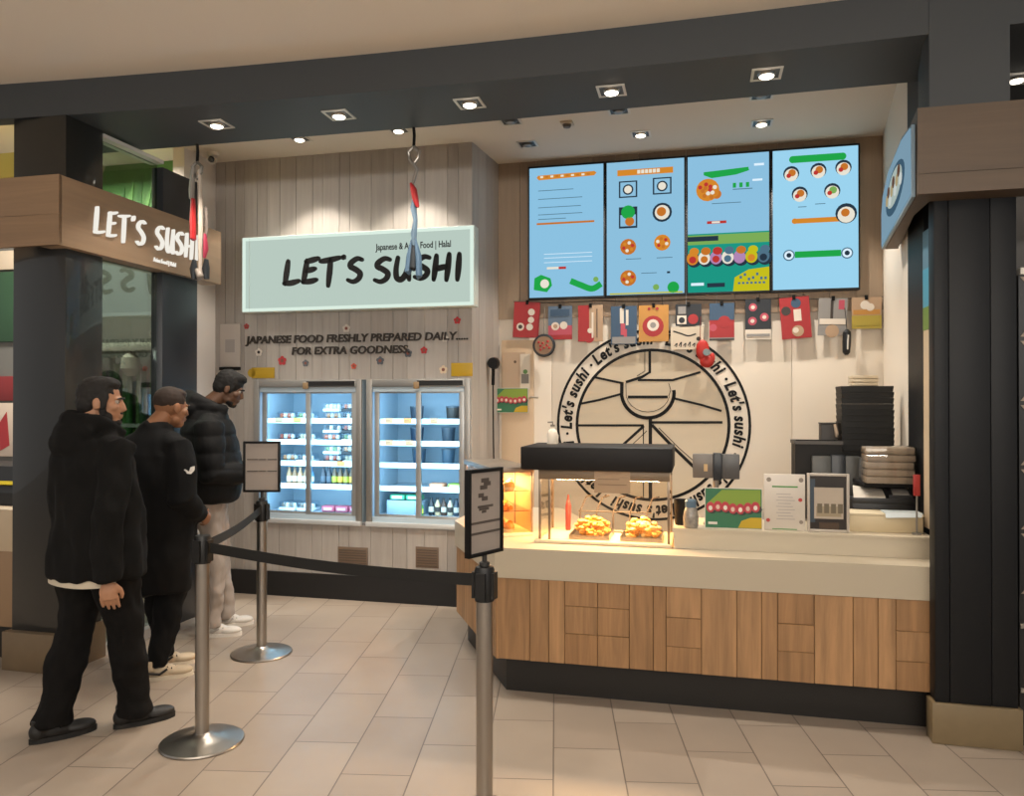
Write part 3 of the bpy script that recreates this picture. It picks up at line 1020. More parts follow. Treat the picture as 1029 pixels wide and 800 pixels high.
        bar(0.3, 0.66, 0.645, 0.65, 3)
        bar(0.24, 0.48, 0.50, 0.52, 4)
        bar(0.3, 0.4, 0.503, 0.517, 5, 2)
        bar(0, 1, 0.0, 0.43, 8)
        bar(0.0, 1, 0.35, 0.42, 11, 2)
        bar(0.0, 0.38, 0.375, 0.41, 6, 3)
        for j in range(7):
            s = 0.06 + j * 0.145
            dot(s + 0.02, 0.235, 0.09, 6, 2)
            dot(s, 0.25, 0.085, [1, 5, 10, 5, 10, 9, 3][j], 3, 0.075)
            dot(s, 0.24, 0.045, [4, 7, 4, 3, 10, 1, 6][j], 4)
            dot(s + 0.02, 0.3, 0.05, [1, 7, 4, 3, 7, 9, 3][j], 5, 0.06)
        d.prism([(X(0.56), Z(0.0)), (X(0.58), Z(0.1)), (X(0.75), Z(0.155)), (X(1), Z(0.17)), (X(1), Z(0.0))], Y - 0.008, Y - 0.001, 'xz', 9)
        for j in range(7):
            bar(0.64 + j * 0.05, 0.67 + j * 0.05, 0.09 + 0.02 * sin(j * 2), 0.11 + 0.02 * sin(j * 2), 3, 8)
            bar(0.62 + j * 0.05, 0.65 + j * 0.05, 0.05, 0.065, 3, 8)
        bar(0.24, 0.46, 0.035, 0.065, 6, 3)
        bar(0.04, 0.2, 0.05, 0.07, 12, 3)
    else:
        bar(0.24, 0.82, 0.905, 0.955, 2)
        dot(0.24, 0.93, 0.045, 2)
        dot(0.82, 0.93, 0.045, 2)
        for s, q in ((0.22, 0.83), (0.54, 0.84), (0.83, 0.85), (0.32, 0.68), (0.70, 0.69)):
            dot(s, q, 0.095, 6)
            dot(s, q - 0.01, 0.08, 5, 2)
            dot(s + 0.01, q + 0.005, 0.045, 7 if q != 0.69 else 11, 3)
            dot(s - 0.03, q - 0.015, 0.028, 4, 4)
        bar(0.26, 0.78, 0.47, 0.505, 1)
        dot(0.26, 0.488, 0.035, 1)
        dot(0.86, 0.525, 0.125, 6, 2)
        dot(0.86, 0.515, 0.10, 5, 3)
        dot(0.85, 0.53, 0.05, 7, 4)
        bar(0.26, 0.80, 0.225, 0.27, 2)
        for s in (0.19, 0.87):
            dot(s, 0.245, 0.07, 3, 2)
            dot(s, 0.245, 0.055, 12, 3)
            dot(s, 0.245, 0.03, 6, 4)
        bar(0.3, 0.4, 0.585, 0.59, 3)
        bar(0.5, 0.62, 0.6, 0.605, 3)
    d.build('display', mats, t)

# ================================================================ EMBLEM ON THE BACK WALL
ec = W(654.5, 427, V_B)
em = thing('wall_emblem', 'big round black outline emblem with a bowl and ring lettering on the cream wall', 'emblem', ec[0], V_B, ec[1])
MB().disc(0, 0, 0.61, -0.0015, 0.0, 0, 64).build('centre_disc', M('#cbbda6', 0.6), em)
MB().ring(0, 0, 0.602, 0.626, -0.004, -0.0016, 0, 72).build('inner_ring', BLACK, em)
MB().ring(0, 0, 0.764, 0.785, -0.004, -0.0016, 0, 80).build('outer_ring', BLACK, em)
lines = MB()


def EL(pts, w):
    w *= 0.85
    q = []
    for x, y in pts:
        a, z = W(x, y, V_B)
        q.append((a - ec[0], z - ec[1]))
    lines.ribbon(q, w, -0.004, -0.0016)
    for p in q[1:-1]:
        lines.disc(p[0], p[1], w / 2, -0.004, -0.0016, 0, 10)


EL([(653, 352), (653, 374), (645, 379), (629, 384)], 0.026)
EL([(648, 353), (648, 373), (640, 378)], 0.006)
EL([(597, 379), (625, 385)], 0.022)
EL([(641, 382), (676, 382), (704, 374)], 0.022)
EL([(582, 406), (602, 402), (624, 396)], 0.022)
EL([(676, 400), (705, 407), (725, 413)], 0.022)
EL([(581, 427.5), (647, 427.5)], 0.022)
EL([(653, 424.5), (726, 424.5)], 0.024)
EL([(625, 384)] + [(651 + 26.5 * cos(radians(a)), 394 + 26 * sin(radians(a))) for a in range(172, -1, -10)] + [(677, 392)], 0.034)
EL([(631, 399), (671, 399)], 0.028)
EL([(629, 385)] + [(651 + 22 * cos(radians(a)), 395 + 19 * sin(radians(a))) for a in range(170, 9, -16)], 0.005)
EL([(672, 385), (674, 392), (672, 398)], 0.006)
EL([(653.5, 420), (653.5, 502)], 0.034)
EL([(646.5, 428), (646.5, 502)], 0.010)
EL([(647, 428), (625, 448), (600, 473)], 0.026)
EL([(650, 433), (632, 450), (606, 478)], 0.007)
EL([(655, 427), (673, 446), (703, 475)], 0.030)
EL([(662, 430), (682, 450), (708, 473)], 0.007)
lines.build('bowl_drawing', BLACK, em)
STEP = 2 * pi / 7
word = "Let's sushi "
adv = {'L': 1.15, 'e': 1.0, 't': 0.75, "'": 0.5, 's': 0.9, ' ': 0.6, 'u': 1.05, 'h': 1.05, 'i': 0.6}
tot = sum(adv[c] for c in word) + 1.0
for r in range(7):
    a = radians(184) - r * STEP
    lt = MB()
    for c in word + '.':
        w_ = (adv.get(c, 1.0)) * STEP / tot
        am = a - w_ / 2
        if c == '.':
            lt.disc(0.70 * cos(am), 0.70 * sin(am), 0.012, -0.004, -0.0016, 0, 8)
        elif c != ' ':
            lt.text(c, 0.128, 0.66 * cos(am), 0.665 * sin(am), -0.004, -0.0016, 0, 'CENTER', 0.15, am - pi / 2, 0.005, 0.85)
        a -= w_
    lt.build('ring_lettering', BLACK, em)

# ================================================================ FLYERS HUNG UNDER THE SCREENS
vb = V_B - 0.05
cd = MB()
ca, cz = W(516, 303, vb)
cb, cz2 = W(888, 298, vb)
cd.tube([(ca + (cb - ca) * i / 24, 0.003, cz + (cz2 - cz) * i / 24 - 0.012 * sin(pi * (i % 6) / 6)) for i in range(25)], 0.004, 6)
one(cd, 'bunting_line', M('#2d2b2a', 0.6), 'thin dark cord under the menu screens carrying the flyers', 'cord', 0, vb)
PAL = {'r': '#a02529', 'b': '#35506b', 'd': '#1f242b', 'w': '#d9cfc2', 'o': '#b9853f', 'g': '#8c8a88', 'y': '#a8973c', 'n': '#5a6f86', 'p': '#b54a5c', 't': '#b09478', 'k': '#3a3330'}
FL = [('red flyer with white dishes at the far left of the flyer row', 517, 543, 304, 339, 'r', -3, [('d', .28, .3, .15, 'w'), ('d', .28, .3, .08, 'k'), ('d', .68, .72, .13, 'w'), ('d', .68, .5, .12, 'w'), ('d', .64, .3, .13, 'w'), ('b', .0, 1, .0, .16, 'r')]),
      ('flyer with blue top and red foot, second of the flyer row', 551, 575, 308, 341, 'n', 0, [('b', 0, 1, 0, .42, 'p'), ('b', 0, 1, .0, .14, 'r'), ('d', .3, .4, .17, 'w'), ('d', .3, .4, .09, 't'), ('d', .65, .42, .16, 'w'), ('b', .1, .9, .7, .9, 'b')]),
      ('half red half tan flyer, third of the flyer row', 581, 606, 307, 343, 't', 0, [('b', 0, .45, .0, 1, 'r'), ('d', .45, .1, .2, 'r'), ('b', .55, .62, .1, .8, 'w'), ('d', .48, .3, .1, 'w'), ('b', .75, .78, .1, .9, 'k')]),
      ('blue flyer with pink fish, fourth of the flyer row', 614, 640, 308, 346, 'b', 0, [('b', .35, .5, .55, .95, 'w'), ('b', .58, .68, .5, .9, 'w'), ('b', .38, .55, .25, .55, 'p'), ('b', .5, .62, .15, .4, 'p'), ('b', .05, .95, .02, .2, 'g')]),
      ('orange flyer with a red bowl, fifth of the flyer row', 642, 672, 307, 343, 'o', 0, [('d', .48, .42, .36, 'r'), ('d', .48, .45, .2, 'w'), ('d', .48, .45, .1, 'g'), ('d', .35, .9, .05, 'r'), ('d', .62, .9, .05, 'r')]),
      ('dark flyer with white square and red dot above the emblem', 679, 705, 306, 327, 'd', 0, [('b', .06, .42, .08, .48, 'w'), ('d', .24, .26, .12, 'd'), ('d', .68, .3, .2, 'r'), ('b', .1, .4, .55, .9, 'g')]),
      ('flyer with grey top and red foot right of the emblem top', 713, 738, 305, 342, 'g', 0, [('b', 0, 1, .08, .55, 'r'), ('b', 0, 1, .55, 1, 'b'), ('d', .15, .35, .15, 'p'), ('d', .6, .5, .25, 'r'), ('b', 0, 1, 0, .05, 'k')]),
      ('dark flyer with three sushi pieces over white strip', 749, 775, 301, 341, 'd', 0, [('b', 0, 1, 0, .25, 'w'), ('d', .3, .8, .16, 'p'), ('d', .28, .46, .17, 'p'), ('d', .74, .55, .17, 'p'), ('d', .3, .8, .08, 'w'), ('d', .28, .46, .08, 'w'), ('d', .74, .55, .08, 'w'), ('b', .05, .95, .08, .14, 'g')]),
      ('tilted bright red flyer with dark dishes', 783, 813, 299, 340, 'r', 4, [('d', .55, .85, .17, 'b'), ('d', .2, .68, .16, 'k'), ('b', .45, .7, .42, .7, 'w'), ('d', .55, .18, .2, 't'), ('d', .48, .2, .1, 'w')]),
      ('grey flyer with a stemmed dish, next to last of the row', 823, 852, 300, 337, 'g', -2, [('b', 0, 1, .5, 1, 'g'), ('b', .42, .52, .25, .95, 'k'), ('d', .5, .12, .24, 't'), ('b', .7, .9, .7, .95, 'p'), ('b', .05, .95, .3, .45, 'w')]),
      ('tan flyer with yellow foot at the far right of the flyer row', 856, 886, 299, 330, 't', 0, [('b', 0, 1, 0, .42, 'y'), ('b', .05, .95, .45, .6, 'o'), ('d', .45, .75, .16, 'w'), ('d', .62, .68, .14, 'w'), ('b', .1, .9, .1, .3, 'y')])]
for lab, xa, xb, ya, yb, bg, tilt, art in FL:
    a, z1 = W(xa, ya, vb)
    b, z0 = W(xb, yb, vb)
    w, h = b - a, z1 - z0
    o = thing('flyer', lab, 'flyer', a + w / 2, vb, z1, 'flyers hung under the menu screens')
    o.rotation_euler = (0, radians(-tilt), TH)
    m = MB()
    keys = [bg] + sorted({q[-1] for q in art} - {bg})
    m.box(-w / 2, w / 2, -0.003, -0.001, -h, 0, 0)
    for k_, q in enumerate(art):
        y1 = -0.003 - 0.0007 * k_
        if q[0] == 'b':
            m.box(-w / 2 + q[1] * w, -w / 2 + q[2] * w, y1 - 0.0007, y1 + 0.0005, -h + q[3] * h, -h + q[4] * h, keys.index(q[5]))
        else:
            m.disc(-w / 2 + q[1] * w, -h + q[2] * h, q[3] * w, y1 - 0.0007, y1 + 0.0005, keys.index(q[4]), 16)
    m.build('sheet', [M(PAL[c], 0.5) for c in keys], o)
    MB().box(-0.012, 0.012, -0.010, 0.006, -0.02, 0.016, 0, b=0.002).build('clip', BLACKM, o)
# brushed white sheet beneath the dark flyer
a, z1 = W(674, 329, vb)
b, z0 = W(707, 351, vb)
o = thing('paper_sheet', 'white sheet with dark brush marks over the top of the emblem', 'paper', a, vb, z0)
m = MB().box(0, b - a, -0.003, -0.001, 0, z1 - z0, 0)
m.ribbon(cr([(0.02, 0.15), (0.08, 0.13), (0.14, 0.11), (0.2, 0.125)]), 0.012, -0.004, -0.003, 1)
m.disc(0.22, 0.085, 0.018, -0.004, -0.003, 1, 10)
for i in range(6):
    m.ribbon(cr([(0.03 + i * 0.035, 0.03), (0.05 + i * 0.035, 0.05 + 0.01 * (i % 2)), (0.045 + i * 0.035, 0.02)]), 0.008, -0.004, -0.003, 1)
m.build('sheet', [M('#cfc2ae', 0.6), M('#2a2623', 0.6)], o)
# round dish sign, red tassel charm and black pepper charm hanging in front of the wall
a, z = W(547.5, 347.5, vb)
o = thing('hanging_charm', 'round dark rimmed plaque with red middle hanging between first flyers', 'ornament', a, vb - 0.035, z)
MB().lathe([(0.001, -0.01), (0.088, -0.01), (0.097, 0), (0.088, 0.012), (0.001, 0.012)], 28).build('rim', M('#23262b', 0.4), o).rotation_euler = (radians(90), 0, 0)
m = MB().disc(0, 0, 0.076, -0.016, -0.011, 0, 24)
for i in range(8):
    m.ball((0.028 * cos(i * 2.4) * (1 + i % 2), -0.017, 0.02 * sin(i * 2.4) * (1 + i % 2)), 0.011, 1, 8)
m.build('plaque', [M('#8f7258', 0.5), M('#b02a2e', 0.5)], o)
MB().tube([(0, 0, 0.085), (0.004, 0.003, 0.32)], 0.004, 6).build('cord', M('#8d8479', 0.6), o)
a, z = W(708, 356, vb)
o = thing('hanging_charm', 'red fish shaped charm hanging over the emblem ring', 'ornament', a, vb - 0.035, z)
m = MB().ball((-0.015, 0, 0.03), (0.052, 0.022, 0.085), 0, 16).ball((0.018, 0, -0.06), (0.056, 0.022, 0.05), 0, 16).ball((0.06, 0, -0.03), (0.022, 0.014, 0.04), 0, 12)
m.build('body', M('#b5281f', 0.5), o)
MB().disc(0.015, 0.012, 0.028, -0.032, -0.022, 0, 14).build('patch', M('#7d8a8c', 0.5), o)
MB().tube([(-0.035, 0, 0.085), (-0.03, 0.0, 0.30)], 0.003, 6).build('cord', M('#7a2a22', 0.6), o)
a, z = W(849.5, 344, vb)
o = thing('hanging_charm', 'slim black charm with white streak hanging right of the flyers', 'ornament', a, vb - 0.045, z)
MB().tube([(0, 0, -0.10), (0, 0, -0.08), (0.003, 0, 0.0), (0.006, 0, 0.075), (0.004, 0, 0.095)], [0.012, 0.028, 0.032, 0.03, 0.012], 12).build('body', M('#17181a', 0.35), o)
MB().tube([(0.004, -0.033, -0.06), (0.006, -0.034, 0.0), (0.01, -0.032, 0.05)], 0.006, 6).build('streak', M('#cfcac2', 0.5), o)
MB().tube([(0.004, 0, 0.095), (-0.01, 0, 0.26)], 0.003, 6).build('cord', M('#2a2623', 0.6), o)

# cream door panel and its papers at the left end of the back wall
vd = V_B - 0.03
a, z1 = W(504, 342, vd)
b, _ = W(536, 345, vd)
dn = thing('cupboard_panel', 'tall narrow cream cupboard door at the left end of the emblem wall', 'cupboard', a, vd, 0.02)
MB().box(0, b - a, 0, 0.028, 0, z1 - 0.02, 0, b=0.003).build('door', M('#c5ad90', 0.5), dn)
MB().tube([(b - a - 0.03, -0.001, 1.62), (b - a - 0.02, -0.03, 1.63), (b - a + 0.05, -0.034, 1.625)], 0.008, 8).build('handle', M('#bdb6aa', 0.3, 0.6), dn)
o = thing('paper_notice', 'beige paper notice taped to the top of narrow cupboard door', 'notice', a + 0.01, vd - 0.001, 1.72)
MB().box(0, 0.20, -0.003, 0, 0, 0.31, 0).disc(0.11, 0.23, 0.012, -0.004, -0.003, 1, 10).build('sheet', [M('#b8a189', 0.6), M('#5a4634', 0.6)], o)
o = thing('photo_card', 'small white card with grey and green picture on the cupboard door', 'card', a + 0.165, vd - 0.005, 1.715)
MB().box(0, 0.085, -0.004, 0, 0, 0.30, 0).box(0.01, 0.075, -0.005, -0.004, 0.05, 0.13, 1).disc(0.045, 0.15, 0.02, -0.005, -0.004, 2, 10).build('card', [M('#d3c9b8', 0.5), M('#77736d', 0.5), M('#5f8a4c', 0.5)], o)


def sushi_poster(mb, w, h, y):
    """green picture with a row of sushi and a yellow corner, materials 1..6"""
    mb.box(0.004, w - 0.004, y - 0.0012, y, 0.004, h - 0.004, 1)
    mb.prism([(0.05 * w, 0.62 * h), (0.3 * w, 0.95 * h), (0.97 * w, 0.97 * h), (0.97 * w, 0.5 * h)], y - 0.002, y - 0.0012, 'xz', 2)
    for i in range(7):
        s = (0.1 + i * 0.13) * w
        q = (0.52 + 0.03 * sin(i * 1.3)) * h
        mb.disc(s + 0.03 * w, q - 0.06 * h, 0.1 * h, y - 0.0028, y - 0.0012, 5, 12, 0.085 * w)
        mb.disc(s, q, 0.13 * h, y - 0.0036, y - 0.002, 3, 12, 0.075 * w)
        mb.disc(s, q - 0.02 * h, 0.06 * h, y - 0.0044, y - 0.0028, 4 if i % 2 else 6, 10, 0.035 * w)
    mb.prism([(0.58 * w, 0.012 * h + 0.004), (0.64 * w, 0.2 * h), (0.8 * w, 0.29 * h), (0.985 * w, 0.29 * h), (0.985 * w, 0.012 * h + 0.004)], y - 0.0036, y - 0.0012, 'xz', 2 if False else 7)
    mb.box(0.06 * w, 0.22 * w, y - 0.003, y - 0.0012, 0.1 * h, 0.16 * h, 6)
    return mb


SP = [M('#d8d0c4', 0.5), M('#2f6f4c', 0.5), M('#7f9a35', 0.5), M('#b83a44', 0.5), M('#d9b8a8', 0.5), M('#2b3330', 0.5), M('#e3ddd0', 0.5), M('#c0a01c', 0.5)]
a2, z1 = W(496.5, 390, vd - 0.012)
b2, z0 = W(531, 415, vd - 0.012)
o = thing('sushi_poster', 'green sushi picture fixed on the cupboard door below the notice', 'poster', a2, vd - 0.012, z0)
m = MB().box(0, b2 - a2, -0.003, 0.003, 0, z1 - z0, 0)
sushi_poster(m, b2 - a2, z1 - z0, -0.003).build('print', SP, o)
a2, z = W(496, 365, 6.18)
o = thing('intercom_handset', 'round black wall speaker with a hanging cable at the wall corner', 'speaker', a2, 6.18, z)
m = MB().lathe([(0.001, -0.03), (0.045, -0.03), (0.05, -0.02), (0.045, 0.03), (0.001, 0.03)], 20)
m.build('speaker', BLACK, o).rotation_euler = (radians(90), 0, 0)
MB().tube([(-0.002, 0, -0.045), (-0.006, 0.005, -0.18)], 0.014, 8).tube([(-0.006, 0.005, -0.18), (-0.004, 0.01, -0.6), (0.0, 0.012, -0.9)], 0.006, 6).build('cable', BLACKM, o)

# ================================================================ SERVICE COUNTER
A, Bc, C = (-1.087, 0.0), (1.104, 0.0), (-1.598, 0.886)
ct = thing('service_counter', 'oak clad service counter with thick cream worktop under the menu screens', 'counter', 0, V_C)


def outline(d):
    return [(A[0] + d * 0.55, A[1] + d), (Bc[0], d), (1.156, 0.2), (1.16, 0.36), (1.16, 0.72 - d), (-0.55 - d, 0.72 - d), (-1.0 - d, 1.66), (-1.60 + d, 1.66), (C[0] + d, C[1] + d * 0.3)]


MB().prism(outline(0.0), 0.642, 0.806, 'xy').build('worktop', M('#bcb09a', 0.32), ct)
MB().prism(outline(0.03), 0.193, 0.642, 'xy').build('carcass', M('#4a3826', 0.6), ct)
MB().prism(outline(0.085), 0.0, 0.193, 'xy').build('kickboard', M('#17130f', 0.5), ct)
cl = MB()
SEG = [(497, 532, 0), (532, 551, 0), (551, 567, 0), (567, 600, (0.30, 0.63)), (600, 632, (0.30, 0.63)), (632, 656, 0), (656, 669, 0), (669, 704.5, (0.36, 0.7)), (704.5, 740, 0),
       (740, 765, 0), (765, 781, 0), (781, 818, (0.35, 0.66)), (818, 857, 0), (857, 882, 0), (882, 900, 0), (900, 937, (0.35, 0.68))]
for xa, xb, rows in SEG:
    a = max(W(xa, 600, V_C)[0], A[0])
    b = min(W(xb, 600, V_C)[0], Bc[0])
    if b - a < 0.01:
        continue
    cut = [0.195] + [0.642 - r * 0.447 for r in sorted(rows, reverse=True)] + [0.641] if rows else [0.195, 0.641]
    for z0, z1 in zip(cut[:-1], cut[1:]):
        dd = random.uniform(0, 0.004)
        cl.box(a + 0.0012, b - 0.0012, 0.008 + dd, 0.03, z0 + 0.001, z1 - 0.001, 0, None, b=0.002, seg=1)
L = sqrt((C[0] - A[0]) ** 2 + (C[1] - A[1]) ** 2)
dx, dy = (C[0] - A[0]) / L, (C[1] - A[1]) / L
s = 0.0
while s < L - 0.02:
    w = min(random.choice([0.11, 0.14, 0.17]), L - s)
    p = [(A[0] + dx * (s + 0.0012) + dy * q, A[1] + dy * (s + 0.0012) - dx * q) for q in (0.012, 0.034)]
    r = [(A[0] + dx * (s + w - 0.0012) + dy * q, A[1] + dy * (s + w - 0.0012) - dx * q) for q in (0.034, 0.012)]
    cl.prism(p + r, 0.195, 0.641, 'xy', 0)
    s += w
cl.build('cladding', W_OAK, ct)
TU0 = W(677, 540, V_C + 0.2)[0]
lg = thing('counter_ledge', 'raised cream ledge along the right half of the counter', 'ledge', 0, V_C, 0.8065)
MB().prism([(TU0, 0.2), (1.158, 0.2), (1.16, 0.365), (1.158, 0.62), (TU0, 0.62)], 0.0, 0.0985, 'xy').prism([(TU0 - 0.006, 0.19), (1.158, 0.19), (1.16, 0.365), (1.158, 0.63), (TU0 - 0.006, 0.63)], 0.0985, 0.1115, 'xy').build('ledge', M('#c6baa4', 0.35), lg)
V_L = V_C + 0.24
Z_L = 0.9185

# bench behind the counter that carries the stacked packaging
bn = thing('prep_bench', 'plain steel topped bench behind the raised ledge', 'bench', 0.28, 4.90)
MB().box(0, 0.80, 0, 0.5, 0.86, 0.90, 0, b=0.003).build('top', M('#8f8a82', 0.35, 0.8), bn)
for x in (0.04, 0.74):
    for y in (0.04, 0.44):
        MB().box(x, x + 0.03, y, y + 0.03, 0, 0.86, 0, b=0.003).build('leg', ALU, bn)

# ================================================================ HEATED DISPLAY CASES
hc = thing('heated_display_case', 'glass food warmer with heavy black top on the counter under the emblem', 'display case', -0.885, V_C + 0.22, 0.8065)
w, dpt, h = 0.735, 0.42, 0.415
MB().box(-0.02, w + 0.01, -0.03, dpt, 0, 0.018, 0, b=0.003).build('base', M('#d6c8ac', 0.35), hc)
MB().box(-0.095, w + 0.015, -0.05, dpt + 0.02, h, h + 0.13, 0, b=0.006).build('top', M('#100c0a', 0.55, bump=0.05, spec=0.3), hc)
MB().box(0, w, -0.005, 0.012, h - 0.055, h, 0, b=0.002).box(0, w, dpt - 0.02, dpt - 0.005, h - 0.055, h, 0, b=0.002).build('rail', M('#7d6a54', 0.4, 0.3), hc)
for x in (0.0, 0.055, w - 0.014):
    for y in (0.0, dpt - 0.02):
        if x == 0.055 and y:
            continue
        MB().box(x, x + 0.014, y, y + 0.014, 0.018, h, 0, b=0.002).build('post', M('#8a7a68', 0.3, 0.8), hc)
MB().box(0.016, w - 0.016, 0.004, 0.009, 0.02, h - 0.056).build('front_pane', glass('#fdf6ec', 0.9, 1.5), hc)
MB().box(0.004, 0.009, 0.016, dpt - 0.022, 0.02, h).box(w - 0.009, w - 0.004, 0.016, dpt - 0.022, 0.02, h).build('side_pane', glass('#fdf6ec', 0.8, 1.5), hc)
MB().box(0.32, 0.52, -0.008, -0.006, h - 0.125, h - 0.002, 0).box(0.34, 0.5, -0.009, -0.008, h - 0.08, h - 0.076, 1).box(0.34, 0.46, -0.009, -0.008, h - 0.05, h - 0.046, 1).build('notice', [M('#a58c70', 0.6), M('#7c644c', 0.6)], hc)
MB().box(0.05, w - 0.05, 0.16, 0.2, h - 0.03, h - 0.012, 0).build('heat_lamp', E('#ffc27a', 2.5), hc)


def warm_light(parent, loc, sx, sy, e, rot=(0, 0, 0)):
    la = bpy.data.lights.new('warm_light', 'AREA')
    la.shape, la.size, la.size_y, la.energy, la.color = 'RECTANGLE', sx, sy, e, (1.0, 0.68, 0.36)
    o = bpy.data.objects.new('warm_light', la)
    COL.objects.link(o)
    o.parent, o.location, o.rotation_euler = parent, loc, rot
    return o


warm_light(hc, (w / 2, 0.2, h - 0.035), 0.6, 0.06, 26.0)
for k_, (x, lab, c, c2, n_) in enumerate([(0.17, 'steel tray heaped with golden fried pieces at the left in the black topped warmer', '#d9902f', '#e0a850', 90), (0.46, 'steel tray of pale golden fried pieces at the right in the black topped warmer', '#dca24a', '#e8c888', 90)]):
    o = thing('food_tray', lab, 'tray', -0.885 + x, V_C + 0.25, 0.826)
    wd = 0.23
    m = MB().box(0, wd, 0, 0.26, 0, 0.006, 0).box(0, 0.006, 0, 0.26, 0.006, 0.028, 0).box(wd - 0.006, wd, 0, 0.26, 0.006, 0.028, 0).box(0.006, wd - 0.006, 0, 0.006, 0.006, 0.022, 0).box(0.006, wd - 0.006, 0.254, 0.26, 0.006, 0.028, 0)
    m.build('tray', STEEL, o)
    f = MB()
    for j in range(n_):
        x_, y_ = random.uniform(0.03, wd - 0.03), random.uniform(0.03, 0.23)
        hh = 0.025 + 0.085 * max(0, 1 - ((x_ - wd / 2) / 0.13) ** 2) * (0.4 + 0.6 * max(0, 1 - ((y_ - 0.13) / 0.12) ** 2))
        f.ball((x_, y_, random.uniform(0.02, hh)), (random.uniform(0.014, 0.026), random.uniform(0.012, 0.02), random.uniform(0.01, 0.016)), random.randint(0, 1), 9)
    fo = f.build('fried_pieces', [M(c, 0.55, bump=0.4, bscale=90), M(c2, 0.55, bump=0.4, bscale=90)], o)
    fo['kind'] = 'stuff'
o = thing('serving_rack', 'slanted steel rack standing in the black topped warmer behind the food trays', 'rack', -0.885 + 0.16, V_C + 0.53, 0.826)
m = MB()
for j in range(5):
    m.tube([(0.03 + j * 0.1, 0.0, 0.0), (0.03 + j * 0.1, 0.02, 0.12), (0.06 + j * 0.1, 0.07, 0.20), (0.10 + j * 0.1, 0.08, 0.21)], 0.005, 6)
m.tube([(0.02, 0.02, 0.12), (0.46, 0.02, 0.12)], 0.004, 6).tube([(0.02, 0.0, 0.004), (0.46, 0.0, 0.004)], 0.004, 6)
m.build('rack', M('#3a3029', 0.55, 0.3), o)
o = thing('red_sauce_bottle', 'slim red sauce bottle at the left in the black topped warmer', 'bottle', -0.885 + 0.115, V_C + 0.56, 0.826)
MB().lathe([(0.001, 0), (0.016, 0), (0.017, 0.15), (0.007, 0.185)], 12).build('bottle', M('#7a2620', 0.4), o)
MB().lathe([(0.007, 0.185), (0.004, 0.215)], 10).build('spout', M('#5a1f1a', 0.4), o)

# second, lower case along the slanted end of the counter
ga = atan2(0.886, -0.511)
start = (-1.176, 4.425)
pc = thing('pastry_case', 'low glass warmer full of golden snacks at the slanted counter end', 'display case', start[0], start[1], 0.8065, rz=ga)
# local x runs along the counter end, -y points into the counter
w, dpt, h = 0.70, 0.25, 0.40
MB().box(0, w, -dpt, 0, 0, 0.02, 0, b=0.003).build('base', M('#d6c8ac', 0.4), pc)
MB().box(-0.01, w + 0.01, -dpt - 0.005, 0.01, h - 0.02, h + 0.012, 0, b=0.004).build('top', M('#9d9184', 0.35, 0.7), pc)
for x in (0.0, 0.345, w - 0.012):
    for y in (-dpt, -0.012):
        MB().box(x, x + 0.012, y, y + 0.012, 0.02, h - 0.02, 0, b=0.002).build('post', M('#9a8c7c', 0.3, 0.8), pc)
for z in (0.15, 0.27):
    MB().box(0.014, w - 0.014, -dpt + 0.014, -0.014, z - 0.004, z, 0).build('shelf', glass('#fff3e0', 1.5, 1.5), pc)
MB().box(0.013, w - 0.013, -0.007, -0.003, 0.022, h - 0.022).box(0.003, 0.007, -dpt + 0.013, -0.013, 0.022, h - 0.022).build('pane', glass('#fdf6ec', 0.7, 1.45), pc)
MB().box(0.012, w - 0.012, -dpt + 0.001, -dpt + 0.006, 0.02, h - 0.022, 0).build('glow_backing', M('#c9a878', 0.5), pc)  # backing added to catch the warm light; the case is open behind
MB().box(0.05, w - 0.05, -0.14, -0.11, h - 0.034, h - 0.021, 0).build('heat_lamp', E('#ffc27a', 2.5), pc)
warm_light(pc, (w / 2, -0.12, h - 0.04), 0.55, 0.05, 13.0)
R = Matrix.Rotation(ga, 2)
for si, z in enumerate((0.021, 0.151, 0.271)):
    for j in range(6 if si < 2 else 4):
        p = R @ Vector((0.07 + j * 0.105, -0.12 + 0.03 * (j % 2)))
        lab = '%s golden snack from the counter front, %s of the low warmer' % (ORD[j], ['on the floor', 'on the middle shelf', 'on the top shelf'][si])
        o = thing('golden_snack', lab, 'snack', start[0] + p.x, start[1] + p.y, 0.8065 + z, 'golden snacks in the low warmer', rz=ga + j)
        m = MB()
        if (j + si) % 2:
            m.tube([(-0.04, 0, 0.016), (0, 0.006, 0.022), (0.04, 0, 0.016)], [0.014, 0.022, 0.014], 9)
            m.tube([(-0.035, 0.03, 0.016), (0.035, 0.032, 0.016)], [0.016, 0.014], 9)
        else:
            m.ball((0, 0, 0.028), (0.036, 0.034, 0.028), 0, 12)
            m.ball((0.012, -0.01, 0.05), (0.018, 0.018, 0.014), 0, 10)
        m.build('crust', M(['#d0883a', '#c9772a', '#e0b068'][(j + si) % 3], 0.5, bump=0.3, bscale=80), o)
        if not (j + si) % 2:
            MB().lathe([(0.026, 0), (0.038, 0.018), (0.034, 0.018), (0.022, 0.002)], 12).build('paper_cup', M('#e2d2b4', 0.6), o)

# white figurine bottle on top of the black case
a, z = W(545, 446, V_C + 0.45)
o = thing('white_flask', 'small white pump flask standing on the black top of the warmer', 'flask', -0.885 + 0.03, V_C + 0.5, 0.8065 + 0.546)
MB().lathe([(0.001, 0), (0.034, 0), (0.036, 0.05), (0.026, 0.08), (0.012, 0.092), (0.012, 0.105)], 16).build('flask', M('#d9cdbb', 0.4), o)
MB().lathe([(0.014, 0.105), (0.014, 0.117)], 10).tube([(0, 0, 0.117), (0, 0, 0.132), (-0.03, 0, 0.13)], 0.005, 6).build('pump', M('#7d7468', 0.4), o)

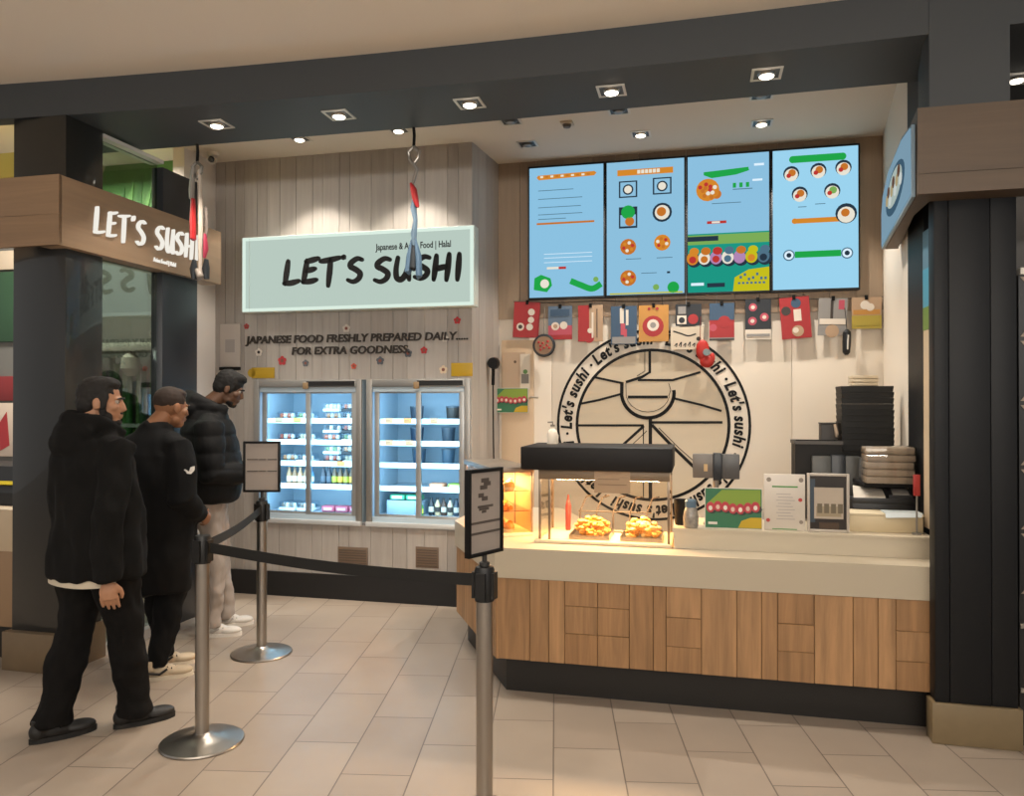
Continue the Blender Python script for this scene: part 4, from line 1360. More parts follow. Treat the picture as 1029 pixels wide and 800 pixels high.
# ================================================================ THINGS ON THE RAISED LEDGE
def on_ledge(px_, dv=0.0):
    return W(px_, 520, V_L + dv)[0]


a, b = on_ledge(708), on_ledge(766)
o = thing('sushi_poster', 'small standing green sushi picture on the raised ledge', 'poster', a, V_L, Z_L)
h = W(737, 490.5, V_L)[1] - Z_L
m = MB().box(0, b - a, 0, 0.006, 0, h, 0)
sushi_poster(m, b - a, h, 0.0).build('print', SP, o)
MB().prism([(0.006, 0), (0.09, 0), (0.006, h * 0.8)], (b - a) / 2 - 0.01, (b - a) / 2 + 0.01, 'yz').build('strut', M('#3a3a3a', 0.5), o)
a, b = on_ledge(767.5), on_ledge(809)
o = thing('menu_card', 'white standing menu card with green strip beside the sushi picture', 'menu', a, V_L, Z_L)
h, w = W(788, 476.5, V_L)[1] - Z_L, b - a
m = MB().box(0, w, 0, 0.008, 0, h, 0, b=0.003)
m.box(0.2 * w, 0.82 * w, -0.001, 0.001, 0.765 * h, 0.79 * h, 1).box(0.2 * w, 0.8 * w, -0.001, 0.001, 0.02 * h, 0.035 * h, 1)
for i in range(9):
    m.box((0.3 + 0.04 * (i % 2)) * w, (0.75 - 0.05 * (i % 3)) * w, -0.001, 0.001, (0.2 + i * 0.055) * h, (0.213 + i * 0.055) * h, 2)
m.disc(0.88 * w, 0.55 * h, 0.05 * w, -0.001, 0.001, 3, 10).disc(0.1 * w, 0.18 * h, 0.05 * w, -0.001, 0.001, 3, 10).disc(0.12 * w, 0.9 * h, 0.06 * w, -0.001, 0.001, 4, 10).disc(0.9 * w, 0.9 * h, 0.06 * w, -0.001, 0.001, 4, 10).disc(0.9 * w, 0.16 * h, 0.05 * w, -0.001, 0.001, 4, 10)
m.build('card', [M('#cdc3b6', 0.35), M('#3f8a35', 0.5), M('#a9a19c', 0.5), M('#b23a34', 0.5), M('#8a7f72', 0.5)], o)
MB().prism([(0.008, 0), (0.08, 0), (0.008, h * 0.7)], w / 2 - 0.01, w / 2 + 0.01, 'yz').build('strut', M('#b9b0a2', 0.5), o)
a, b = on_ledge(811), on_ledge(853.5)
h, w = W(832, 476, V_L)[1] - Z_L, b - a
o = thing('picture_frame', 'pale framed dark picture with a paper note on the raised ledge', 'picture', a, V_L, Z_L)
m = MB().box(0, 0.014, 0, 0.02, 0, h, 0, b=0.003).box(w - 0.014, w, 0, 0.02, 0, h, 0, b=0.003).box(0.014, w - 0.014, 0, 0.02, 0, 0.014, 0, b=0.003).box(0.014, w - 0.014, 0, 0.02, h - 0.014, h, 0, b=0.003)
m.build('frame', M('#b8aea2', 0.4), o)
MB().box(0.014, w - 0.014, 0.008, 0.016, 0.014, h - 0.014, 0).box(0.016, 0.04, 0.006, 0.008, 0.05, h - 0.03, 1).box(0.06, w - 0.05, 0.006, 0.008, 0.016, 0.05, 2).build('print', [M('#2a221c', 0.3), M('#394652', 0.4), M('#4a3622', 0.4)], o)
m = MB().box(0.035, w - 0.03, 0.003, 0.006, 0.07, h * 0.76, 0).box(0.045, w - 0.04, 0.002, 0.003, 0.082, h * 0.44, 1)
for i in range(4):
    m.box(0.05 + i * 0.034, 0.074 + i * 0.034, 0.001, 0.002, 0.10, 0.15, 2)
m.build('note', [M('#b5a796', 0.6), M('#9c8e74', 0.6), M('#6e6350', 0.6)], o)
a = on_ledge(684)
o = thing('black_cup', 'black cup on the left end of the raised ledge', 'cup', on_ledge(685, 0.09), V_L + 0.09, Z_L)
MB().lathe([(0.001, 0), (0.038, 0), (0.045, 0.14), (0.041, 0.14), (0.035, 0.01), (0.001, 0.01)], 18).build('cup', BLACK, o)
o = thing('sauce_jar', 'glass jar with blue grey lid in front of the black cup', 'jar', on_ledge(694), V_L - 0.01, Z_L)
MB().lathe([(0.001, 0), (0.034, 0), (0.04, 0.012), (0.042, 0.06), (0.034, 0.10), (0.028, 0.112)], 18).build('jar', M('#8d877e', 0.2, vary=0.5, bscale=60), o)
MB().lathe([(0.030, 0.112), (0.031, 0.145), (0.024, 0.155), (0.001, 0.156)], 16).build('lid', M('#5a7284', 0.35), o)
# card terminal on a stalk
vp = V_L + 0.12
a, z1 = W(696, 455, vp)
b, z0 = W(743, 483, vp)
o = thing('customer_display', 'grey and black payment display on a short stalk over the ledge', 'payment terminal', (a + b) / 2, vp, Z_L)
w, zz0, zz1 = b - a, z0 - Z_L, z1 - Z_L
m = MB().box(-w / 2, -w * 0.06, -0.02, 0.05, zz0 + 0.012, zz1 - 0.006, 0, b=0.004).box(-w * 0.06, w * 0.12, -0.026, 0.05, zz0, zz1, 1, b=0.004).box(w * 0.12, w / 2, -0.015, 0.045, zz0 + 0.008, zz1 - 0.006, 2, b=0.004)
m.box(-w * 0.26, -w * 0.18, -0.022, -0.019, zz0 + 0.05, zz0 + 0.09, 3)
m.build('screen', [M('#6e665e', 0.35), M('#25282c', 0.35), M('#4f4d4c', 0.35), M('#c9a878', 0.5)], o)
MB().tube([(0, 0.02, 0.012), (0, 0.02, zz0 + 0.02)], 0.016, 12).build('stalk', M('#8d867c', 0.35, 0.4), o)
MB().lathe([(0.001, 0), (0.07, 0), (0.07, 0.008), (0.02, 0.02), (0.001, 0.02)], 24, (0, 0.02, 0)).build('foot', M('#7d776e', 0.35, 0.4), o)

# right end of the ledge: pale box, paper, wrapped napkins, papers, black tray
vr = V_L + 0.06
a, b = W(853, 525, vr)[0], 1.14
o = thing('pale_box', 'long low cream box at the right end of the raised ledge', 'box', a, vr, Z_L)
h = W(880, 516, vr)[1] - Z_L
MB().box(0, b - a, 0, 0.16, 0, h - 0.012, 0, b=0.003).build('box', M('#c8b795', 0.5), o)
MB().box(-0.003, b - a + 0.003, -0.003, 0.163, h - 0.012, h, 0, b=0.002).build('lid', M('#d4c5a6', 0.5), o)
ztop = Z_L + h
a2, b2 = W(889, 520, vr)[0], 1.138
o = thing('paper_sheets', 'bluish white papers on the cream box next to the pillar', 'paper', a2, vr, ztop + 0.001)
MB().box(0, b2 - a2, 0, 0.11, 0, 0.006, 0).add([(0.0, -0.018, -0.02), (b2 - a2 - 0.01, -0.022, -0.012), (b2 - a2, 0.0, 0.008), (0, 0.0, 0.008)], [(0, 1, 2, 3)]).build('sheet', M('#c9d3d6', 0.5), o)
vt = V_L + 0.24
a2, b2 = W(856, 510, vt)[0], 1.15
zt0 = ztop - 0.01
o = thing('document_tray', 'black document tray with papers behind the cream box', 'tray', a2, vt, Z_L)
MB().box(0, b2 - a2, 0, 0.18, 0.02, 0.15, 0, b=0.004).box(0.0, b2 - a2, -0.01, 0.0, 0.13, 0.16, 0, b=0.002).build('tray', M('#1c1c1e', 0.4), o)
for x in (0.03, b2 - a2 - 0.05):
    MB().box(x, x + 0.02, 0.02, 0.16, 0, 0.02, 0).build('foot', BLACKM, o)
o = thing('paper_sheets', 'creased white papers lying on the black document tray', 'paper', a2 + 0.01, vt + 0.01, Z_L + 0.151)
MB().add([(0, 0, 0.0), (0.16, -0.01, 0.01), (0.17, 0.12, 0.04), (0.02, 0.14, 0.055), (0, 0, 0.006), (0.16, -0.01, 0.016), (0.17, 0.12, 0.046), (0.02, 0.14, 0.061)],
         [(0, 1, 2, 3), (4, 5, 6, 7), (0, 1, 5, 4), (1, 2, 6, 5), (2, 3, 7, 6), (3, 0, 4, 7)]).build('sheet', M('#cfc7ba', 0.5), o)
o = thing('receipt_printer', 'dark slanted till printer with a grey lid next to the papers', 'printer', a2 + 0.19, vt + 0.01, Z_L + 0.151)
MB().prism([(0, 0), (0.14, 0), (0.14, 0.054), (0.05, 0.050), (0, 0.025)], 0, b2 - a2 - 0.2, 'yz').build('body', M('#2a2a2c', 0.4), o)
MB().prism([(0.0, 0.027), (0.05, 0.052), (0.055, 0.056), (0.0, 0.033)], 0.02, b2 - a2 - 0.22, 'yz').build('lid', M('#8e8a84', 0.35), o)
# shelf carrying the wrapped napkins
vn = V_L + 0.235
a3, b3 = W(870, 470, vn)[0], 1.152
zn0, zn1 = W(900, 486, vn)[1], W(900, 449, vn)[1]
o = thing('packaging_shelf', 'dark narrow shelf on posts behind the document tray', 'shelf', a3 - 0.01, vn + 0.11, 0.901)
MB().box(0, b3 - a3 + 0.02, -0.10, 0.21, zn0 - 0.925, zn0 - 0.905, 0, b=0.002).build('board', BLACKM, o)
for x in (0.085, b3 - a3):
    MB().box(x, x + 0.02, 0.195, 0.21, 0.001, zn0 - 0.925, 0).build('post', BLACKM, o)
o = thing('wrapped_napkins', 'clear wrapped pack of greyish napkins piled by the pillar', 'napkins', a3, vn, zn0 - 0.004)
m = MB()
nl = 5
for i in range(nl):
    z_ = i * (zn1 - zn0) / nl
    m.box(0.004 * (i % 2), b3 - a3 - 0.005 * (i % 3), 0.003 * (i % 2), 0.17, z_ + 0.001, z_ + (zn1 - zn0) / nl - 0.001, 0, b=0.008)
m.build('napkins', M('#a79c90', 0.5, bump=0.5, bscale=30, vary=0.2), o)
MB().box(-0.006, b3 - a3 + 0.004, -0.006, 0.176, 0.0, zn1 - zn0 + 0.006, 0, b=0.012).build('wrapping', glass('#f2ede6', 1.6, 1.5), o)
a4, z4 = W(921, 497, V_L + 0.03)
o = thing('red_tag', 'small red card on a thin stand next to the dark pillar', 'tag', a4 - 0.016, V_L + 0.03, Z_L)
zz = W(921, 477, V_L + 0.03)[1] - Z_L
MB().box(0.012, 0.02, 0.0, 0.006, 0.008, zz - 0.11, 0).box(-0.006, 0.036, -0.015, 0.02, 0, 0.008, 0).build('stand', ALU, o)
MB().box(0, 0.032, -0.002, 0.008, zz - 0.11, zz, 0, b=0.002).build('card', M('#a8302c', 0.5), o)

# packaging on the bench behind
vk = 5.12
ZB_ = 0.901
a, z1 = W(845, 388, vk)
b, _ = W(898, 388, vk)
w = b - a
NT = 22
th = (z1 - ZB_) / NT
for i in range(NT):
    o = thing('takeaway_tray', 'black takeaway tray, %s from top of the tall stack against cream wall' % (ORD[NT - 1 - i] if NT - 1 - i < 12 else ['thirteenth', 'fourteenth', 'fifteenth', 'sixteenth', 'seventeenth', 'eighteenth', 'nineteenth', 'twentieth', 'twenty-first', 'twenty-second'][NT - 13 - i]),
              'tray', a, vk, ZB_ + i * th, 'tall stack of black takeaway trays')
    q = 0.001 * ((i * 7) % 3) + 0.008 * (1 - i / NT)
    e = 0.004
    MB().prism([(e + q, 0.0), (w - e + q, 0.0), (w - e * 0.3 + q, th * 0.55), (w + q, th * 0.6), (w + q, th - 0.0008), (q, th - 0.0008), (q, th * 0.6), (e * 0.3 + q, th * 0.55)], 0, 0.2, 'xz').build('tray', M('#161513' if i % 3 else '#1a1917', 0.5, spec=0.3), o)
o = thing('clear_lid', 'clear plastic lid pack lying on the tall black tray stack', 'lid', a + 0.07, vk + 0.03, z1 + 0.001)
h_ = W(868, 377, vk)[1] - z1
m = MB()
for i in range(3):
    m.box(0.0, 0.15, 0, 0.13, i * h_ / 3, (i + 1) * h_ / 3 - 0.002, 0, b=0.003)
m.build('lids', M('#cbb99c', 0.3), o)
vk2 = 4.98
a5, z5 = W(799, 443, vk2)
b5, _ = W(846, 443, vk2)
o = thing('black_crate', 'open black crate left of the tall tray stack', 'crate', a5, vk2, ZB_)
w5, h5 = b5 - a5, z5 - ZB_
m = MB().box(0, w5, 0, 0.2, 0, 0.01, 0).box(0, 0.008, 0, 0.2, 0.01, h5, 0).box(w5 - 0.008, w5, 0, 0.2, 0.01, h5, 0).box(0.008, w5 - 0.008, 0, 0.008, 0.01, h5, 0).box(0.008, w5 - 0.008, 0.192, 0.2, 0.01, h5, 0)
m.build('crate', M('#161412', 0.55, spec=0.3), o)
m = MB().box(-0.006, w5 + 0.006, -0.006, 0.0, h5 - 0.02, h5, 0).box(-0.006, w5 + 0.006, 0.2, 0.206, h5 - 0.02, h5, 0).box(-0.006, 0.0, 0, 0.2, h5 - 0.02, h5, 0)
m.build('rim', M('#4a4642', 0.5), o)
a6, z6 = W(828, 425, 5.15)
b6, _ = W(845, 425, 5.15)
o = thing('dark_box', 'upright dark box between the crate and the tall tray stack', 'box', a6 - 0.01, 5.20, ZB_)
MB().box(0, b6 - a6, 0, 0.1, 0, z6 - ZB_ - 0.01, 0, b=0.003).build('box', M('#2e2925', 0.5), o)
MB().box(-0.002, b6 - a6 + 0.002, -0.002, 0.102, z6 - ZB_ - 0.01, z6 - ZB_, 0, b=0.002).build('lid', M('#3a332d', 0.5), o)
o = thing('white_cloth', 'small crumpled cloth draped over the dark box', 'cloth', a6 + 0.05, 5.195, z6 - 0.09)
m = MB()
m.tube([(0.02, 0.0, 0.08), (0.025, -0.008, 0.05), (0.03, -0.01, 0.015), (0.028, -0.008, 0.0)], [0.014, 0.018, 0.02, 0.01], 9, 0, 0.6)
m.build('cloth', M('#b7a28b', 0.8), o)
vg = 4.93
a7, z7 = W(816, 457, vg)
b7, _ = W(870, 457, vg)
w7 = b7 - a7
o = thing('till_display', 'dark grey till housing with black middle panel behind the picture frame', 'till', a7, vg, ZB_)
m = MB().box(0, w7 * 0.36, 0, 0.045, 0.0, z7 - ZB_ - 0.007, 0, b=0.005).box(w7 * 0.36, w7 * 0.62, -0.006, 0.045, 0.0, z7 - ZB_, 1, b=0.004).box(w7 * 0.62, w7, 0, 0.045, 0.0, z7 - ZB_ - 0.007, 0, b=0.005)
m.build('housing', [M('#474744', 0.4), M('#24282d', 0.35)], o)
MB().box(w7 * 0.22, w7 * 0.32, -0.005, 0.003, 0.11, 0.17, 0, b=0.002).build('key', M('#c9bfae', 0.4), o)
MB().tube([(0.02, -0.02, 0.085), (0.05, -0.028, 0.10), (0.08, -0.02, 0.08)], 0.012, 8).build('scanner', M('#8f8a82', 0.4), o)
# picture strip on the inner side of the right pillar
o = thing('poster_strip', 'narrow strip of a blue and green picture on the side of right pillar', 'poster', 1.159, 4.485, 0, rz=radians(-89.5))
m = MB().box(0.0, 0.34, -0.001, 0.006, 0.95, 2.5, 0).box(0.0, 0.34, -0.003, -0.001, 2.3, 2.5, 1).box(0.0, 0.34, -0.003, -0.001, 2.1, 2.3, 2).box(0.0, 0.34, -0.003, -0.001, 1.98, 2.1, 3)
m.build('print', [M('#c9b598', 0.5), M('#5d7f94', 0.5), M('#4a9ab8', 0.5), M('#6b8a3c', 0.5)], o)

# ================================================================ DOWNLIGHTS
def downlight(label, u, v, z, group, lit, energy, size=0.15, spot=72):
    t = thing('downlight', label, 'ceiling light', u, v, z, group)
    f = MB()
    h = size / 2
    for x0, x1, y0, y1 in ((-h, h, -h, -h + 0.014), (-h, h, h - 0.014, h), (-h, -h + 0.014, -h + 0.014, h - 0.014), (h - 0.014, h, -h + 0.014, h - 0.014)):
        f.box(x0, x1, y0, y1, -0.006, 0.0, 0)
    f.build('frame', M('#c9c4ba', 0.35, 0.3), t)
    MB().box(-h + 0.014, h - 0.014, -h + 0.014, h - 0.014, -0.002, -0.0005, 0).build('recess', M('#2b2c2d', 0.4), t)
    MB().lathe([(0.001, -0.016), (0.034, -0.016), (0.046, -0.006), (0.048, -0.002), (0.001, -0.002)], 20).build('reflector', M('#9a9791', 0.25, 0.8) if lit else M('#3c3d3e', 0.3, 0.5), t)
    if lit:
        MB().lathe([(0.001, -0.024), (0.030, -0.022), (0.038, -0.016), (0.001, -0.0161)], 20).build('lamp', E('#fff4e2', 6.0), t)
        l = bpy.data.lights.new('spot', 'SPOT')
        l.energy, l.color = energy, (1.0, 0.91, 0.80)
        l.spot_size, l.spot_blend, l.shadow_soft_size = radians(spot), 0.35, 0.035
        o = bpy.data.objects.new('spot', l)
        COL.objects.link(o)
        o.parent = t
        o.location = (0, 0, -0.04)
    else:
        MB().lathe([(0.001, -0.022), (0.026, -0.02), (0.034, -0.016), (0.001, -0.0161)], 16).build('lamp', M('#8f959a', 0.2), t)


for i, (u, v) in enumerate([(-2.882, 4.22), (-2.078, 4.25), (-1.269, 4.26), (-0.459, 4.27), (0.352, 4.24)]):
    downlight('square downlight in the black soffit, %s from the left pillar' % ORD[i], u, v, Z_S, 'downlights in the black soffit', True, DOWN_E, 0.155, 110)
for i, (u, v, lit) in enumerate([(-2.996, 5.45, 1), (-2.18, 5.45, 1), (-1.32, 5.47, 0), (-0.535, 5.445, 0), (0.4165, 5.40, 0)]):
    downlight('%s downlight in the pale ceiling, %s along the row behind the soffit edge' % ('lit' if lit else 'dark', ORD[i]), u, v, Z_C, 'downlights in the pale ceiling', lit, CEIL_E * 0.75, 0.15, 92)
for i, (u, v, lit) in enumerate([(-1.307, 5.986, 0), (-0.42, 5.966, 1), (0.458, 5.94, 1)]):
    downlight('%s downlight in the pale ceiling, %s of the row over the menu screens' % ('lit' if lit else 'dark', ORD[i]), u, v, Z_C, 'downlights over the menu screens', lit, CEIL_E * 1.4, 0.15, 110)
downlight('downlight in the raised dark soffit beyond the right pillar', 1.713, 4.80, Z_S + 0.07, 'downlights in the black soffit', True, 15.0, 0.17, 100)

o = thing('smoke_detector', 'small square detector on the pale ceiling between the downlights', 'detector', -0.927, 5.60, Z_C)
MB().box(-0.045, 0.045, -0.045, 0.045, -0.014, 0, 0, b=0.004).build('base', M('#b6a690', 0.5), o)
MB().lathe([(0.001, -0.04), (0.026, -0.036), (0.032, -0.015), (0.032, -0.014), (0.001, -0.014)], 16).build('sensor', M('#5c5146', 0.5), o)
o = thing('security_camera', 'pale security camera on the ceiling over the left wall', 'camera', -3.86, 5.60, Z_C)
MB().lathe([(0.001, -0.03), (0.045, -0.03), (0.05, 0.0), (0.001, 0.0)], 18).build('mount', M('#cbc4ba', 0.4), o)
MB().tube([(-0.02, 0.02, -0.055), (0.02, -0.03, -0.07), (0.05, -0.09, -0.085)], [0.03, 0.034, 0.034], 12).build('body', M('#bfb9b0', 0.4), o)
MB().ball((0.052, -0.095, -0.086), 0.026, 0, 12).build('lens', M('#2a2b2d', 0.15), o)

# ================================================================ HANGING BANNERS
def ornament(label, px_, v, ytop, ybot, kind):
    u, zt = W(px_, ytop, v)
    _, zb = W(px_, ybot, v)
    t = thing('hanging_windsock', label, 'ornament', u, v, Z_S)
    L = zt - zb
    MB().tube([(0, 0, 0), (0.004, 0, -0.05), (0.0, 0, -0.13)], 0.010, 8).build('cord', BLACKM, t)
    MB().tube([(0.0, 0, -0.12), (-0.035, 0, -0.15), (-0.03, 0.01, -0.19), (0.0, 0, -0.23), (0.03, 0, -0.19), (0.035, 0, -0.15), (0.002, 0, -0.12)], 0.011, 8).build('hook', M('#8e8880', 0.3, 0.7), t)
    if kind == 0:
        MB().tube([(-0.03, 0, -0.15), (-0.045, 0.005, -0.3), (-0.04, 0, -0.36)], [0.014, 0.02, 0.018], 8).build('strap', M('#8b857d', 0.5), t)
        MB().tube([(-0.03, 0.0, -0.36), (-0.034, 0.004, -0.5), (-0.03, 0.0, -0.63), (-0.028, 0, -0.64)], [0.02, 0.030, 0.03, 0.012], 10, 0, 0.5).build('red_tag', M('#b0282a', 0.5), t)
        MB().tube([(0.02, 0, -0.17), (0.022, 0.006, -0.4), (0.026, 0.0, -0.65), (0.022, 0.004, -0.82), (0.03, 0, -L + 0.02)], [0.014, 0.02, 0.022, 0.016, 0.018], 10, 0, 0.6).build('cloth', M('#c2b4a6', 0.6, bump=0.3, bscale=30), t)
        MB().tube([(0.06, 0.01, -0.42), (0.066, 0.01, -0.55), (0.06, 0.01, -0.62)], [0.008, 0.012, 0.01], 8).tube([(0.06, 0.0, -0.60), (0.066, 0.0, -0.70), (0.055, 0, -0.76)], [0.014, 0.024, 0.012], 8, 1, 0.6).build('side_streamer', [M('#6d625a', 0.6), M('#a8304a', 0.6)], t)
        for x in (-0.022, 0.07):
            MB().tube([(x, 0.002, -0.77), (x, -0.004, -0.83), (x + 0.004, 0, -0.90)], [0.014, 0.026, 0.018], 10).build('fin', M('#23282c', 0.4), t)
        MB().tube([(0.0, 0, -L + 0.07), (0.03, -0.01, -L + 0.02), (0.075, 0, -L + 0.03)], [0.018, 0.026, 0.014], 10).build('weight', M('#a69c92', 0.35, 0.4), t)
    else:
        MB().tube([(0.0, 0, -0.22), (0.02, 0.004, -0.26), (0.0, 0.0, -0.33), (-0.01, 0, -0.36)], [0.014, 0.02, 0.018, 0.012], 9, 0, 0.6).build('strap', M('#85807a', 0.5), t)
        MB().tube([(-0.016, 0, -0.35), (0.002, -0.006, -0.39), (0.014, 0, -0.46), (0.026, 0.002, -0.50)], [0.016, 0.032, 0.03, 0.014], 10, 0, 0.6).build('red_tag', M('#b0282a', 0.45), t)
        MB().tube([(0.012, 0, -0.40), (-0.004, 0.004, -0.50), (0.012, 0, -0.58), (0.0, 0.004, -0.66), (0.004, 0, -0.74)], [0.012, 0.03, 0.022, 0.03, 0.02], 10, 0, 0.6).build('neck', M('#5d7486', 0.5, bump=0.3, bscale=40), t)
        c = MB()
        for x, r, b_ in ((-0.028, 0.026, 0.0), (0.0, 0.03, 0.02), (0.028, 0.024, -0.03)):
            c.tube([(x * 0.3, 0, -0.70), (x, 0.008, -0.80), (x * 1.3, 0, -0.90 + b_), (x * 0.9, 0.004, -L + b_)], [0.012, r, r * 1.05, 0.008], 10, 0 if x else 1, 0.8)
        c.build('cloth', [M('#4d6880', 0.55, bump=0.3, bscale=40), M('#20262c', 0.55)], t)
    return t


ornament('twisted windsock with red tag and beige cloth hanging before the sign band end', 197.5, 4.52, 148, 285, 0)
ornament('twisted windsock with red tag and blue grey cloth hanging before the backlit sign', 415.5, 4.56, 127, 275, 1)

# ================================================================ NEXT DOOR
cane_c = ['#4f8a45', '#3f7a40', '#6a9a58', '#2f6638', '#5a9050']
for i in range(13):
    u = -5.0 + i * 0.066
    hgt = 1.98 - (0.25 if i > 10 else 0) - 0.05 * (i % 3)
    o = thing('bamboo_cane', 'green bamboo cane behind the partition glass, %s cane from the left' % (ORD[i] if i < 12 else 'thirteenth'), 'bamboo', u, 5.55 + 0.03 * (i % 2), 0.0, 'green canes behind the partition glass')
    m = MB()
    prof = [(0.001, 0)]
    for k_ in range(7):
        z = k_ * hgt / 7
        prof += [(0.026, z + 0.001), (0.024, z + 0.012), (0.024, z + hgt / 7 - 0.012), (0.027, z + hgt / 7 - 0.001)]
    m.lathe(prof + [(0.001, hgt)], 12).build('cane', M(cane_c[i % 5], 0.35, vary=0.15, bscale=6), o)
    if i % 3 == 1:
        l = MB()
        for k_ in range(5):
            t_ = k_ * 1.3
            l.add([(0, -0.03, hgt - 0.3 - 0.16 * k_), (0.02 * cos(t_), -0.04, hgt - 0.22 - 0.16 * k_), (0.036 * cos(t_), -0.045, hgt - 0.30 - 0.16 * k_), (0.02 * cos(t_), -0.04, hgt - 0.34 - 0.16 * k_),
                   (0.02 * cos(t_), -0.038, hgt - 0.28 - 0.16 * k_)], [(0, 1, 4), (1, 2, 4), (2, 3, 4), (3, 0, 4)])
        l.build('leaf', M('#7fae4a', 0.5), o)
o = thing('display_stand', 'white topped frame standing round the green canes next door', 'frame', -5.06, 5.5, 0.0)
MB().box(-0.03, 0.93, -0.1, 0.16, 2.021, 2.09, 0, b=0.004).build('top', M('#d8d2c8', 0.4), o)
MB().box(-0.06, -0.03, 0, 0.16, 0, 2.09, 0).box(0.93, 0.96, 0, 0.16, 0, 2.09, 0).build('post', M('#c2a98c', 0.5), o)
MB().box(0.1, 0.8, -0.02, -0.005, 1.40, 1.43, 0).box(0.1, 0.8, -0.02, -0.005, 1.27, 1.30, 0).build('rail', M('#a9b6b0', 0.4), o)
for x, lab in ((0.18, 'left white paper lantern in the frame over the canes'), (0.55, 'right white paper lantern in the frame over the canes')):
    l = thing('paper_lantern', lab, 'lantern', -5.06 + x, 5.445, 2.02)
    MB().lathe([(0.001, -0.20), (0.03, -0.20), (0.075, -0.14), (0.07, -0.05), (0.03, -0.01), (0.001, -0.01)], 16).build('shade', M('#cfc6bb', 0.6), l)
    MB().tube([(0, 0, -0.01), (0, 0, 0.0)], 0.004, 6).build('cord', BLACKM, l)
o = thing('leaf_banner', 'green leaf picture banner high on the wall behind the upper pane', 'banner', -5.25, 5.70, 2.95)
m = MB().box(0, 1.2, 0.0, 0.02, 0, 0.75, 0)
m.prism([(0, 0), (0.28, 0), (0.12, 0.4), (0.3, 0.75), (0, 0.75)], -0.004, 0.0, 'xz', 1)
for i in range(9):
    a = 0.35 + i * 0.09
    m.prism([(a, 0.05 + 0.05 * (i % 3)), (a + 0.10, 0.2 + 0.06 * (i % 4)), (a + 0.12, 0.5 + 0.05 * (i % 3)), (a + 0.02, 0.32)], -0.006 - 0.001 * (i % 2), 0.0, 'xz', 2 + i % 2)
m.build('print', [M('#4f7f45', 0.5), M('#b3aca2', 0.5), M('#3f6e3c', 0.5), M('#6b9a58', 0.5)], o)
o = thing('neighbour_counter', 'beige topped counter next door at the left edge', 'counter', -6.6, 3.95)
MB().box(0, 2.55, 0, 0.5, 0.68, 0.94, 0, b=0.004).build('top', M('#b9a68c', 0.4), o)
MB().box(0, 2.55, 0.01, 0.5, 0.21, 0.68, 0, b=0.003).build('front', M('#8f7458', 0.5), o)
MB().box(0, 2.55, 0.06, 0.5, 0, 0.21, 0).build('kickboard', M('#17130f', 0.5), o)
o = thing('till_register', 'black till with yellow stripe on the counter next door', 'till', -5.05, 4.1, 0.941)
MB().prism([(0, 0), (0.3, 0), (0.3, 0.26), (0.12, 0.24), (0, 0.08)], 0, 0.8, 'yz').build('body', M('#141414', 0.4), o)
MB().box(0.02, 0.78, 0.115, 0.12, 0.2, 0.2, 0).prism([(0.03, 0.128), (0.045, 0.148), (0.042, 0.152), (0.027, 0.132)], 0.02, 0.78, 'yz').build('stripe', M('#c9b318', 0.5), o)
for z0, z1, c, lab in ((2.15, 2.78, '#2c4a33', 'dark green panel on the wall next door'), (1.62, 1.84, '#7d2a2c', 'red strip panel on the wall next door'), (1.12, 1.60, '#c7b7a8', 'red and white picture low on the wall next door'), (2.80, 2.97, '#c9b9a4', 'pale strip over the dark green panel next door')):
    o = thing('wall_panel', lab, 'panel', -6.6, 5.72, z0)
    m = MB().box(0, 1.3, 0, 0.028, 0, z1 - z0, 0, b=0.003)
    if 'picture' in lab:
        for i in range(6):
            m.prism([(0.1 + i * 0.2, 0.05), (0.2 + i * 0.2, 0.1), (0.17 + i * 0.2, 0.4), (0.09 + i * 0.2, 0.3)], -0.004, 0.0, 'xz', 1)
    m.build('print', [M(c, 0.5), M('#a03034', 0.5)], o)
# pattern panel at the right edge
o = thing('pattern_panel', 'wall panel of beige and black triangles right of the dark pillar', 'panel', 1.462, 4.08, 0.7)
m = MB().box(0, 0.7, 0.005, 0.03, 0, 1.5, 0)
for i in range(3):
    for j in range(5):
        x, z = i * 0.23, j * 0.30
        m.prism([(x + 0.005, z + 0.01), (x + 0.225, z + 0.01), (x + 0.115, z + 0.145)], 0.0, 0.005, 'xz', 1)
        m.prism([(x + 0.005, z + 0.29), (x + 0.115, z + 0.155), (x + 0.225, z + 0.29)], 0.0, 0.005, 'xz', 1)
m.build('panel', [M('#151515', 0.4), M('#9c8b7a', 0.5)], o)
MB().box(0, 0.7, -0.02, 0.03, 1.5, 1.53, 0).build('trim', M('#d6cfc4', 0.4), o)
MB().box(0, 0.7, 0.01, 0.03, -0.7, 0, 0).box(0, 0.7, -0.005, 0.01, -0.45, -0.43, 1).box(0, 0.7, -0.005, 0.01, -0.15, -0.13, 1).build('base', [M('#1b1a19', 0.4), M('#8f877c', 0.4)], o)

